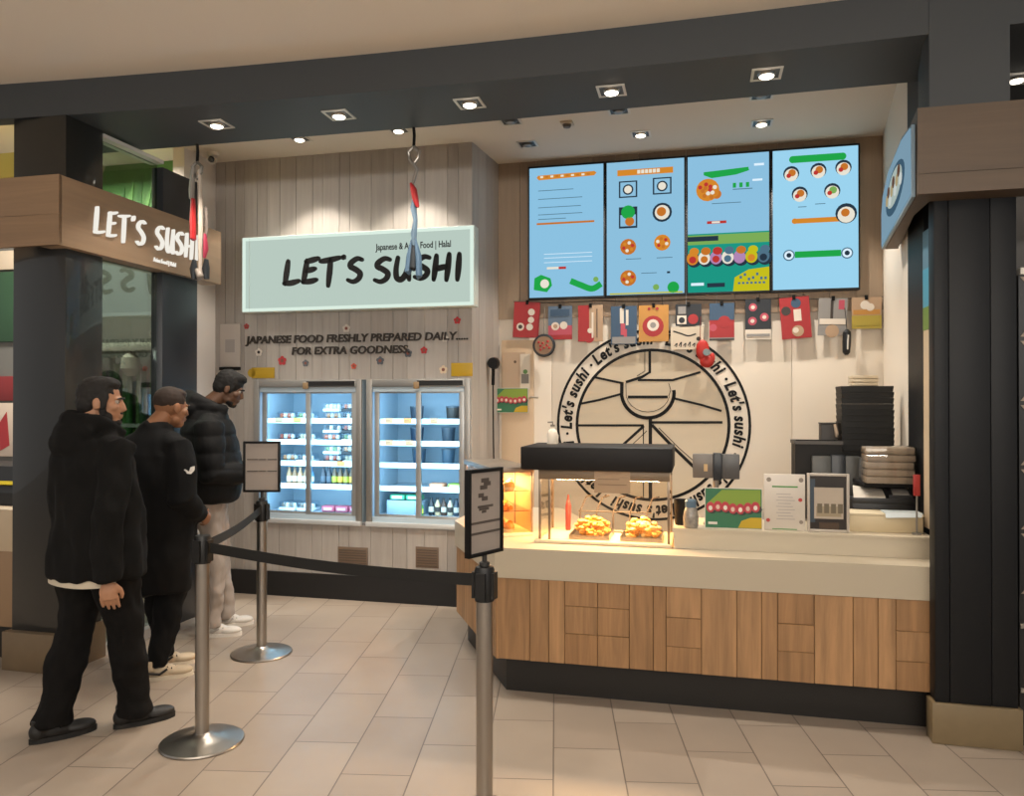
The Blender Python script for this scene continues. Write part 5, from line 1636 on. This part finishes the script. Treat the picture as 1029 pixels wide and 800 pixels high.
# ================================================================ BARRIER POSTS
def stanchion(label, x, y, rz, belts=(), sign=None):
    """belts: world points reached by this post's tapes"""
    t = empty('barrier_post', (x, y, 0), 0.0, label, 'barrier post')
    MB().lathe([(0.001, 0.0), (0.188, 0.0), (0.19, 0.006), (0.186, 0.012), (0.12, 0.022), (0.05, 0.036), (0.036, 0.048), (0.034, 0.05), (0.001, 0.05)], 44).build('base', STEEL, t)
    MB().lathe([(0.001, 0.045), (0.032, 0.045), (0.032, 0.90), (0.001, 0.90)], 24).build('pole', STEEL, t)
    hd = MB().lathe([(0.001, 0.845), (0.037, 0.845), (0.038, 0.85), (0.038, 0.965), (0.034, 0.975), (0.001, 0.978)], 20)
    for k_ in range(4):
        a = rz + k_ * pi / 2
        c, s = cos(a), sin(a)
        hd.add([(c * r - s * q, s * r + c * q, z) for r in (0.034, 0.046) for q in (-0.02, 0.02) for z in (0.855, 0.955)],
               [(0, 1, 3, 2), (4, 6, 7, 5), (0, 4, 5, 1), (2, 3, 7, 6), (0, 2, 6, 4), (1, 5, 7, 3)])
    hd.build('belt_head', M('#131211', 0.45), t)
    for bx, by in belts:
        dx, dy = bx - x, by - y
        L = sqrt(dx * dx + dy * dy)
        ux, uy = dx / L, dy / L
        b = MB()
        n = 14
        for i in range(n):
            s0, s1 = 0.049 + (L - 0.098) * i / n, 0.049 + (L - 0.098) * (i + 1) / n
            z0 = 0.92 - 0.02 * sin(pi * i / n)
            z1 = 0.92 - 0.02 * sin(pi * (i + 1) / n)
            V = []
            for s_, z in ((s0, z0), (s1, z1)):
                for o_ in (-0.0012, 0.0012):
                    V += [(ux * s_ - uy * o_, uy * s_ + ux * o_, z - 0.024), (ux * s_ - uy * o_, uy * s_ + ux * o_, z + 0.024)]
            b.add(V, [(0, 1, 5, 4), (2, 6, 7, 3), (1, 3, 7, 5), (0, 4, 6, 2)])
        b.build('belt', M('#12110f', 0.7), t)
    if sign:
        srz, w, h, z0 = sign
        st = MB().tube([(0, 0, 0.975), (0, 0, z0)], 0.010, 10).lathe([(0.001, 0.975), (0.02, 0.978), (0.02, 0.992), (0.001, 1.0)], 14)
        st.build('sign_stem', M('#2b2a28', 0.4), t)
        f = MB()
        bd = 0.014
        f.box(-w / 2, -w / 2 + bd, -0.012, 0.012, z0, z0 + h, 0, b=0.002).box(w / 2 - bd, w / 2, -0.012, 0.012, z0, z0 + h, 0, b=0.002)
        f.box(-w / 2 + bd, w / 2 - bd, -0.012, 0.012, z0, z0 + bd, 0, b=0.002).box(-w / 2 + bd, w / 2 - bd, -0.012, 0.012, z0 + h - bd, z0 + h, 0, b=0.002)
        f.box(-w / 2 + bd, w / 2 - bd, 0.0, 0.008, z0 + bd, z0 + h - bd, 0)
        fo = f.build('sign_frame', BLACK, t, (0, 0, 0), srz)
        p = MB().box(-w / 2 + bd, w / 2 - bd, -0.004, 0.0, z0 + bd, z0 + h - bd, 0)
        if h < 0.327:
            for q in (0.63, 0.40):
                for a, b_ in ((-0.4, -0.1), (-0.08, 0.12), (0.15, 0.42)):
                    p.box(a * w, b_ * w * 0.98, -0.0055, -0.004, z0 + q * h, z0 + q * h + 0.007, 1)
        else:
            for q, a, b_ in ((0.84, -0.12, 0.1), (0.8, -0.05, 0.15), (0.76, -0.15, 0.05), (0.67, -0.2, -0.05), (0.63, -0.1, 0.06), (0.55, -0.22, 0.22), (0.52, -0.18, 0.1), (0.49, -0.1, 0.02), (0.37, -0.4, 0.42), (0.25, -0.4, 0.42)):
                p.box(a * w, b_ * w, -0.0055, -0.004, z0 + q * h, z0 + q * h + (0.016 if q > 0.6 else 0.009), 1)
        p.build('sign_sheet', [M('#9a8f86', 0.35), M('#4d443e', 0.5)], fo)
    return t


S1, S2, S3 = (-1.461, 3.67), (-1.60, 4.97), (-0.105, 2.97)
stanchion('steel barrier post with two black tapes, beside the last man in the queue', *S1, -0.35, (S3, S2))
stanchion('steel barrier post with small sign, in front of the left chiller', *S2, -0.3, (), (0.02, 0.235, 0.325, 1.03))
stanchion('steel barrier post with black framed sign turned to its side, beside the counter', *S3, -0.35, (), (radians(52), 0.205, 0.33, 1.02))

o = thing('hanging_sign', 'yellow strip sign hung from the ceiling at the left edge next door', 'sign', -5.3, 4.42, 3.17)
MB().box(0, 1.2, 0, 0.03, 0, 0.17, 0, b=0.003).build('board', M('#c2ab4a', 0.5), o)
for x in (0.1, 1.1):
    MB().tube([(x, 0.015, 0.17), (x, 0.015, Z_C - 3.17)], 0.004, 6).build('rod', ALU, o)

# ================================================================ PEOPLE IN THE QUEUE
from mathutils import noise
from mathutils.bvhtree import BVHTree


def xf(mb, start, mat):
    for i in range(start, len(mb.v)):
        mb.v[i] = tuple(mat @ Vector(mb.v[i]))


def loft(mb, rings, n=28):
    """rings: (z, cx, cy, rx, ry) from the bottom up"""
    V, fs = [], []
    for (z, cx, cy, rx, ry) in rings:
        for j in range(n):
            t = 2 * pi * j / n
            c, s = cos(t), sin(t)
            e = 0.86
            V.append((cx + rx * math.copysign(abs(c) ** e, c), cy + ry * math.copysign(abs(s) ** e, s), z))
    k = len(rings)
    for i in range(k - 1):
        for j in range(n):
            q = (j + 1) % n
            fs.append((i * n + j, i * n + q, (i + 1) * n + q, (i + 1) * n + j))
    fs.append(list(range(n - 1, -1, -1)))
    fs.append([(k - 1) * n + j for j in range(n)])
    mb.add(V, fs, 0, 0.5)


def skin_over(mb, name, mat, parent, voxel, smooth=4, wrinkle=None, loc=(0, 0, 0)):
    """fuse the overlapping solids into one closed smooth surface"""
    me = mb.mesh(name, mat)
    o = bpy.data.objects.new(name, me)
    COL.objects.link(o)
    r = o.modifiers.new('fuse', 'REMESH')
    r.mode, r.voxel_size, r.adaptivity = 'VOXEL', voxel, 0.0
    s = o.modifiers.new('smooth', 'SMOOTH')
    s.factor, s.iterations = 0.5, smooth
    new = bpy.data.meshes.new_from_object(o.evaluated_get(bpy.context.evaluated_depsgraph_get()))
    new.name = name
    o.modifiers.clear()
    o.data = new
    bpy.data.meshes.remove(me)
    if not new.materials:
        new.materials.append(mat)
    if wrinkle:
        cos_ = [(v.co.copy(), v.normal.copy()) for v in new.vertices]
        for v, (c, nrm) in zip(new.vertices, cos_):
            v.co = c + nrm * wrinkle(c)
    new.polygons.foreach_set('use_smooth', [True] * len(new.polygons))
    new.update()
    o.parent = parent
    o.location = loc
    return o


def hand(mb, wrist, f, nrm, side, curl=0.5):
    f = Vector(f).normalized()
    nrm = Vector(nrm)
    nrm = (nrm - f * nrm.dot(f)).normalized()
    l = f.cross(nrm) * side
    w = Vector(wrist)
    mb.tube([w - f * 0.03, w + f * 0.01, w + f * 0.05, w + f * 0.088], [0.026, 0.027, 0.040, 0.036], 12, 0, 0.5, up=nrm)
    for i, (off, ln) in enumerate([(0.033, 0.072), (0.011, 0.080), (-0.011, 0.075), (-0.032, 0.058)]):
        p = w + f * 0.075 + l * off
        pts = [p]
        a = 0.15
        for sfrac in (0.45, 0.3, 0.25):
            a += curl * (0.7 if sfrac > 0.4 else 0.9)
            p = p + (f * cos(a) + nrm * sin(a)) * ln * sfrac
            pts.append(p)
        mb.tube(pts, [0.0088, 0.0084, 0.0078, 0.0065], 8)
    p = w + f * 0.022 + l * 0.026
    mb.tube([p, p + l * 0.022 + f * 0.028 + nrm * 0.01, p + l * 0.026 + f * 0.055 + nrm * 0.022, p + l * 0.02 + f * 0.075 + nrm * 0.03], [0.014, 0.012, 0.0105, 0.008], 8)


def head(mb, M_):
    s = len(mb.v)
    mb.ball((0, -0.014, 0.022), (0.075, 0.094, 0.090), 0, 24)
    mb.ball((0, 0.035, -0.032), (0.058, 0.058, 0.075), 0, 20)
    mb.ball((0, 0.052, -0.094), (0.036, 0.036, 0.030), 0, 16)
    mb.ball((0, 0.020, -0.075), (0.055, 0.055, 0.040), 0, 16)
    mb.ball((0, 0.074, 0.016), (0.046, 0.019, 0.013), 0, 14)
    mb.tube([(0, 0.084, 0.008), (0, 0.096, -0.016), (0, 0.102, -0.034), (0, 0.09, -0.043)], [0.008, 0.010, 0.013, 0.010], 10)
    mb.ball((0, 0.089, -0.064), (0.024, 0.010, 0.006), 0, 12)
    mb.ball((0, 0.087, -0.075), (0.021, 0.010, 0.006), 0, 12)
    for x in (-1, 1):
        mb.ball((x * 0.077, -0.006, -0.012), (0.010, 0.020, 0.031), 0, 14)
        mb.ball((x * 0.040, 0.058, -0.025), (0.024, 0.028, 0.022), 0, 12)
    xf(mb, s, M_)


def shoe(parent, pos, ang, cols, sole_c, trim=None):
    T = Matrix.Translation(Vector(pos)) @ Matrix.Rotation(ang, 4, 'Z')
    m = MB()
    m.ball((0, -0.055, 0.052), (0.038, 0.042, 0.046), 0, 16)
    m.ball((0, 0.02, 0.046), (0.041, 0.085, 0.044), 0, 16)
    m.ball((0, 0.115, 0.036), (0.047, 0.078, 0.030), 0, 16)
    m.tube([(0, -0.035, 0.06), (0, -0.045, 0.115)], [0.042, 0.043], 14)
    xf(m, 0, T)
    o = skin_over(m, 'shoe', M(cols, 0.55), parent, 0.006, 3)
    for v in o.data.vertices:
        v.co.z = max(v.co.z, pos[2] + 0.016)
    q = MB()
    out = []
    for i in range(28):
        t = 2 * pi * i / 28
        y = 0.05 + 0.145 * sin(t)
        w = 0.043 + 0.007 * sin(t)
        out.append((w * cos(t), y))
    q.prism(out, 0.0, 0.024, 'xy', 0)
    xf(q, 0, T)
    q.build('sole', M(sole_c, 0.6), o)
    if trim:
        q = MB()
        for i in range(4):
            q.tube([(-0.03, 0.03 + i * 0.022, 0.078 - i * 0.009), (0.0, 0.03 + i * 0.022, 0.094 - i * 0.010), (0.03, 0.03 + i * 0.022, 0.078 - i * 0.009)], 0.004, 6)
        for x in (-1, 1):
            q.tube([(x * 0.040, -0.05, 0.05), (x * 0.047, 0.01, 0.04), (x * 0.046, 0.05, 0.065)], 0.007, 6)
        xf(q, 0, T)
        q.build('laces', M(trim, 0.6), o)


def person(label, x, y, heading, spec):
    t = empty('person', (x, y, 0), radians(heading - 90), label, 'person')
    s = spec['H'] / 1.75
    sk = M(spec['skin'], 0.55)
    HB = spec['head']                                  # head centre, yaw, pitch
    Mh = Matrix.Translation(Vector(HB[0]) * s) @ Matrix.Rotation(radians(HB[1]), 4, 'Z') @ Matrix.Rotation(radians(HB[2]), 4, 'X')
    S = lambda p: Vector(p) * s
    b = MB()
    head(b, Mh)
    nb = Mh @ Vector((0, -0.03, -0.05))
    b.tube([nb, S((0, -0.03, 1.50)), S((0, -0.02, 1.42))], [0.055, 0.058, 0.075], 16)
    loft(b, [(z * s, cx * s, cy * s, rx * s, ry * s) for z, cx, cy, rx, ry in
             [(0.84, 0, 0, 0.15, 0.10), (0.95, 0, -0.01, 0.165, 0.115), (1.10, 0, 0, 0.14, 0.10), (1.28, 0, 0, 0.165, 0.115), (1.40, 0, -0.01, 0.17, 0.095), (1.46, 0, -0.02, 0.09, 0.07)]])
    for sd, A_ in spec['arms'].items():
        sg_ = 1 if sd == 'R' else -1
        P = [S(p) for p in A_['p']]
        b.tube([P[0], (P[0] + P[1]) / 2, P[1], (P[1] + P[2]) / 2, P[2]], [0.05, 0.046, 0.040, 0.037, 0.027], 14)
        hand(b, P[2], A_.get('f') or (P[2] - P[1]), A_['n'], sg_, A_.get('curl', 0.5))
    for sd, Lg in spec['legs'].items():
        P = [S(p) for p in Lg['p']]
        b.tube([P[0], (P[0] + P[1]) / 2, P[1], (P[1] * 2 + P[2]) / 3, P[2]], [0.078, 0.068, 0.052, 0.05, 0.036], 14)
        a = radians(Lg['a'])
        fx, fy = -sin(a), cos(a)
        b.tube([P[2] + Vector((-fx * 0.03, -fy * 0.03, -0.045)), P[2] + Vector((fx * 0.08, fy * 0.08, -0.055)), P[2] + Vector((fx * 0.15, fy * 0.15, -0.062))], [0.026, 0.024, 0.016], 10)
    skin_over(b, 'body', sk, t, 0.0045, 2)
    # face and hair
    for x_ in (-1, 1):
        e = MB().ball((x_ * 0.030, 0.0715, 0.0), 0.0125, 0, 12).ball((x_ * 0.030, 0.0795, 0.0), (0.0068, 0.0055, 0.0065), 1, 10)
        xf(e, 0, Mh)
        e.build('eye', [M('#a59a8e', 0.3), M('#1a120d', 0.2)], t)
        e = MB().tube([(x_ * 0.012, 0.094, 0.016), (x_ * 0.030, 0.093, 0.021), (x_ * 0.050, 0.078, 0.015)], [0.004, 0.005, 0.003], 6)
        xf(e, 0, Mh)
        e.build('eyebrow', M(spec['hair_c'], 0.8), t)
    hm = MB()
    for c, r in spec['hair']:
        hm.ball(c, r, 0, 20)
    xf(hm, 0, Mh)
    amp = spec.get('hair_amp', 0.003)
    skin_over(hm, 'hair', M(spec['hair_c'], 0.8), t, 0.006, 2, lambda c: amp * noise.noise(c * 60))
    if spec.get('beard'):
        hm = MB()
        for c, r in spec['beard']:
            hm.ball(c, r, 0, 14)
        xf(hm, 0, Mh)
        skin_over(hm, 'beard', M(spec['hair_c'], 0.8), t, 0.0055, 1, lambda c: 0.002 * noise.noise(c * 80))
    # jacket
    j = MB()
    loft(j, [(z * s, cx * s, cy * s, rx * s, ry * s) for z, cx, cy, rx, ry in spec['jacket']])
    for sd, A_ in spec['arms'].items():
        P = [S(p) for p in A_['p']]
        r = spec['sleeve']
        e = P[2] + (P[1] - P[2]).normalized() * 0.0
        j.tube([P[0] + Vector((-0.05 if sd == 'R' else 0.05, 0, 0.0)), P[0], (P[0] + P[1]) / 2, P[1], (P[1] + P[2]) / 2, e], [r[0] * 0.9, r[0], (r[0] + r[1]) / 2, r[1], (r[1] + r[2]) / 2, r[2]], 16)
    for c, r in spec.get('collar_balls', []):
        j.ball(S(c), r, 0, 18)
    for pth, r in spec.get('collar_tubes', []):
        j.tube([S(p) for p in pth], r, 14)
    jc = skin_over(j, 'jacket', spec['jacket_m'], t, 0.011, 3, spec['wrinkle'])
    if spec.get('shirt'):
        m = MB()
        loft(m, [(z * s, cx * s, cy * s, rx * s, ry * s) for z, cx, cy, rx, ry in spec['shirt']])
        m.build('shirt', M('#c9bda8', 0.7), t)
    # trousers
    p_ = MB()
    loft(p_, [(z * s, cx * s, cy * s, rx * s, ry * s) for z, cx, cy, rx, ry in [(0.80, 0, 0, 0.17, 0.115), (0.90, 0, -0.01, 0.185, 0.13), (1.02, 0, 0, 0.16, 0.115)]])
    for sd, Lg in spec['legs'].items():
        P = [S(q) for q in Lg['p']]
        r = spec['leg_r']
        end = P[2] + Vector((0, 0, -0.02))
        p_.tube([P[0], (P[0] + P[1]) / 2, P[1], (P[1] + P[2]) / 2, P[2] + (P[1] - P[2]) * 0.14, end], [r[0], (r[0] + r[1]) / 2, r[1], (r[1] + r[2]) / 2, r[2], r[2] * spec.get('flare', 1.0)], 16)
    skin_over(p_, 'trousers', spec['trousers_m'], t, 0.010, 3, spec.get('leg_wrinkle'))
    for sd, Lg in spec['legs'].items():
        P = S(Lg['p'][2])
        shoe(t, (P.x, P.y, P.z - 0.085 * s if P.z > 0.1 * s else 0.0), radians(Lg['a']), spec['shoe'][0], spec['shoe'][1], spec['shoe'][2])
    return t, jc


def folds(amp, sc, zamp=0.0):
    return lambda c: amp * noise.noise(Vector((c.x * sc, c.y * sc, c.z * sc * 0.7))) + 0.5 * amp * noise.noise(Vector((c.x * sc * 2.3 + 5, c.y * sc * 2.3, c.z * sc * 1.6)))


def quilt(c):
    return 0.010 * abs(sin(pi * (c.z + 0.02 * noise.noise(c * 3)) / 0.115)) ** 0.6 + 0.005 * noise.noise(c * 14) - 0.006


CLOTH1 = M('#0f0e0d', 0.9, bump=0.15, bscale=260, spec=0.2)
CLOTH2 = M('#0a0a0b', 0.85, bump=0.12, bscale=200, spec=0.25)
CLOTH3 = M('#0a0a0b', 0.75, bump=0.1, bscale=60, spec=0.3)
p1, j1 = person('man in long black hooded parka and dark trousers, last in the queue', -2.03, 3.79, 58, dict(
    H=1.735, skin='#a87a5c', hair_c='#15110e', head=((0.015, 0.02, 1.622), -42, -3),
    hair=[((0, -0.022, 0.034), (0.083, 0.096, 0.090)), ((0, -0.055, -0.01), (0.075, 0.060, 0.07)), ((0.072, 0.018, 0.0), (0.012, 0.02, 0.045)), ((-0.072, 0.018, 0.0), (0.012, 0.02, 0.045)), ((0, 0.02, 0.085), (0.062, 0.06, 0.036))],
    beard=[((0, 0.058, -0.102), (0.036, 0.036, 0.026)), ((0.048, 0.03, -0.078), (0.018, 0.034, 0.032)), ((-0.048, 0.03, -0.078), (0.018, 0.034, 0.032)), ((0.063, 0.018, -0.045), (0.012, 0.016, 0.035)), ((-0.063, 0.018, -0.045), (0.012, 0.016, 0.035)), ((0, 0.091, -0.056), (0.026, 0.009, 0.006))],
    arms={'R': dict(p=[(0.20, -0.01, 1.40), (0.272, -0.10, 1.11), (0.268, -0.10, 0.79)], f=(0.0, 0.12, -1.0), n=(-0.75, 0.65, 0.0), curl=0.22),
          'L': dict(p=[(-0.20, -0.01, 1.40), (-0.27, 0.0, 1.11), (-0.22, 0.14, 0.86)], n=(1, 0, 0), curl=0.6)},
    legs={'R': dict(p=[(0.11, 0.01, 0.90), (0.11, 0.09, 0.50), (0.085, 0.15, 0.085)], a=-20), 'L': dict(p=[(-0.11, 0.0, 0.90), (-0.115, -0.03, 0.50), (-0.09, -0.16, 0.085)], a=-18)},
    jacket=[(0.765, 0, 0, 0.240, 0.175), (0.78, 0, 0, 0.255, 0.19), (0.95, 0, 0, 0.257, 0.19), (1.15, 0, 0, 0.25, 0.18), (1.32, 0, -0.01, 0.242, 0.165), (1.41, 0, -0.01, 0.20, 0.13), (1.47, 0, -0.015, 0.12, 0.10), (1.50, 0, -0.015, 0.09, 0.085)],
    sleeve=(0.085, 0.074, 0.060), jacket_m=CLOTH1, wrinkle=folds(0.028, 6.5),
    collar_balls=[((0, -0.10, 1.48), (0.135, 0.075, 0.065)), ((0, -0.13, 1.43), (0.11, 0.05, 0.08))],
    collar_tubes=[([(0.09, 0.09, 1.46), (0.115, 0.0, 1.50), (0.08, -0.09, 1.53), (0, -0.12, 1.545), (-0.08, -0.09, 1.53), (-0.115, 0.0, 1.50), (-0.09, 0.09, 1.46)], [0.03, 0.042, 0.048, 0.05, 0.048, 0.042, 0.03])],
    shirt=[(0.742, -0.022, 0.005, 0.228, 0.176), (0.80, -0.022, 0.005, 0.230, 0.178)],
    trousers_m=M('#0e0c0b', 0.9, spec=0.2, bump=0.15, bscale=220), leg_r=(0.122, 0.086, 0.074), flare=1.22, leg_wrinkle=folds(0.018, 10), shoe=('#1c1a18', '#141312', None)))

p2, j2 = person('man in long black coat with small white mark on sleeve, middle of the queue', -2.10, 4.60, 60, dict(
    H=1.70, skin='#8a5e40', hair_c='#2a1c13', head=((0.03, 0.075, 1.625), -8, -8), hair_amp=0.0015,
    hair=[((0, -0.018, 0.034), (0.0785, 0.096, 0.086)), ((0, -0.058, 0.022), (0.068, 0.05, 0.055)), ((0, 0.02, 0.08), (0.06, 0.06, 0.034))],
    arms={'R': dict(p=[(0.205, -0.01, 1.39), (0.29, -0.04, 1.09), (0.19, 0.17, 0.96)], n=(-1, 0, 0), curl=0.6), 'L': dict(p=[(-0.205, -0.01, 1.39), (-0.29, -0.04, 1.09), (-0.19, 0.17, 0.96)], n=(1, 0, 0), curl=0.6)},
    legs={'R': dict(p=[(0.085, -0.01, 0.90), (0.09, 0.03, 0.50), (0.09, -0.06, 0.085)], a=-34), 'L': dict(p=[(-0.085, 0.01, 0.90), (-0.08, 0.07, 0.50), (-0.08, 0.10, 0.085)], a=-30)},
    jacket=[(0.50, 0, 0.01, 0.175, 0.15), (0.515, 0, 0.01, 0.19, 0.162), (0.75, 0, 0, 0.235, 0.182), (1.0, 0, 0, 0.255, 0.19), (1.2, 0, -0.015, 0.262, 0.185), (1.34, 0, -0.02, 0.25, 0.162), (1.42, 0, -0.01, 0.20, 0.125), (1.48, 0, -0.005, 0.10, 0.09), (1.52, 0, 0.0, 0.078, 0.078)],
    sleeve=(0.092, 0.080, 0.056), jacket_m=CLOTH2, wrinkle=folds(0.024, 6), collar_tubes=[([(0.06, 0.07, 1.49), (0.08, 0.0, 1.51), (0.0, -0.07, 1.52), (-0.08, 0.0, 1.51), (-0.06, 0.07, 1.49)], 0.022)],
    trousers_m=M('#0c0c0d', 0.9, spec=0.2, bump=0.12, bscale=220), leg_r=(0.10, 0.085, 0.062), flare=0.95, leg_wrinkle=folds(0.018, 10), shoe=('#b9a88e', '#cfc4b0', '#1d1a17')))

p3, j3 = person('man in quilted black puffer jacket, pale trousers and white trainers, first in the queue', -2.11, 5.42, 20, dict(
    H=1.83, skin='#5e402c', hair_c='#100d0b', head=((0, 0.125, 1.63), -6, -22), hair_amp=0.004,
    hair=[((0, -0.020, 0.036), (0.086, 0.100, 0.092)), ((0, -0.055, -0.005), (0.078, 0.060, 0.07)), ((0, 0.03, 0.085), (0.064, 0.06, 0.036)), ((0.070, 0.015, 0.0), (0.012, 0.02, 0.035)), ((-0.070, 0.015, 0.0), (0.012, 0.02, 0.035))],
    beard=[((0, 0.056, -0.102), (0.034, 0.034, 0.024)), ((0, 0.03, -0.088), (0.053, 0.045, 0.026))],
    arms={'R': dict(p=[(0.215, 0.0, 1.38), (0.275, 0.02, 1.08), (0.12, 0.25, 1.06)], n=(-0.2, 0, 1), curl=0.5), 'L': dict(p=[(-0.215, 0.0, 1.38), (-0.275, 0.02, 1.08), (-0.12, 0.25, 1.06)], n=(0.2, 0, 1), curl=0.5)},
    legs={'R': dict(p=[(0.09, -0.01, 0.90), (0.10, 0.04, 0.50), (0.10, 0.02, 0.085)], a=-8), 'L': dict(p=[(-0.09, 0.01, 0.90), (-0.10, 0.06, 0.50), (-0.11, 0.10, 0.085)], a=4)},
    jacket=[(0.87, 0, 0.0, 0.205, 0.16), (0.89, 0, 0.0, 0.235, 0.185), (1.0, 0, 0.01, 0.255, 0.205), (1.2, 0, 0.0, 0.26, 0.195), (1.34, 0, -0.01, 0.25, 0.175), (1.42, 0, -0.01, 0.20, 0.14), (1.48, 0, -0.01, 0.13, 0.11), (1.52, 0, 0, 0.10, 0.10)],
    sleeve=(0.10, 0.092, 0.06), jacket_m=CLOTH3, wrinkle=quilt,
    collar_balls=[((0, -0.12, 1.50), (0.15, 0.085, 0.075))],
    collar_tubes=[([(0.07, 0.10, 1.48), (0.11, 0.02, 1.50), (0.08, -0.09, 1.54), (0, -0.13, 1.56), (-0.08, -0.09, 1.54), (-0.11, 0.02, 1.50), (-0.07, 0.10, 1.48)], [0.035, 0.045, 0.055, 0.06, 0.055, 0.045, 0.035])],
    trousers_m=M('#a0948a', 0.8, bump=0.15, bscale=220), leg_r=(0.105, 0.075, 0.06), flare=1.0, leg_wrinkle=folds(0.020, 11), shoe=('#cdc8c0', '#d8d3cb', '#a9a29a')))

# small white mark on the sleeve of the second man
bpy.context.view_layer.update()
mw = p2.matrix_world
inv = mw.inverted()
bv = BVHTree.FromPolygons([v.co for v in j2.data.vertices], [list(p.vertices) for p in j2.data.polygons])
mk = MB()


def on_sleeve(px_, py_):
    d = Vector(((px_ - 514.5) / F_PX, 1.0, -(py_ - HZ) / F_PX))
    o_ = inv @ Vector((0, 0, CAM_H))
    hit = bv.ray_cast(o_, (inv.to_3x3() @ d).normalized())
    return (hit[0], hit[1]) if hit[0] else None


for poly in ([(186, 472.5), (190, 474), (193.5, 470.2), (195.2, 472.6), (192, 476.4), (188, 476)], [(190, 474), (191.5, 469.5), (195.5, 468.5), (195.2, 472.6)], [(184.8, 472.2), (186.5, 471.6), (190, 474), (187.5, 474.6)]):
    h = [on_sleeve(*q) for q in poly]
    if all(h):
        n_ = len(h)
        mk.add([p + q * 0.004 for p, q in h] + [p - q * 0.002 for p, q in h], [list(range(n_)), list(range(2 * n_ - 1, n_ - 1, -1))] + [(i, (i + 1) % n_, (i + 1) % n_ + n_, i + n_) for i in range(n_)])
if mk.v:
    lg = mk.build('sleeve_mark', M('#cfcac2', 0.6), j2)
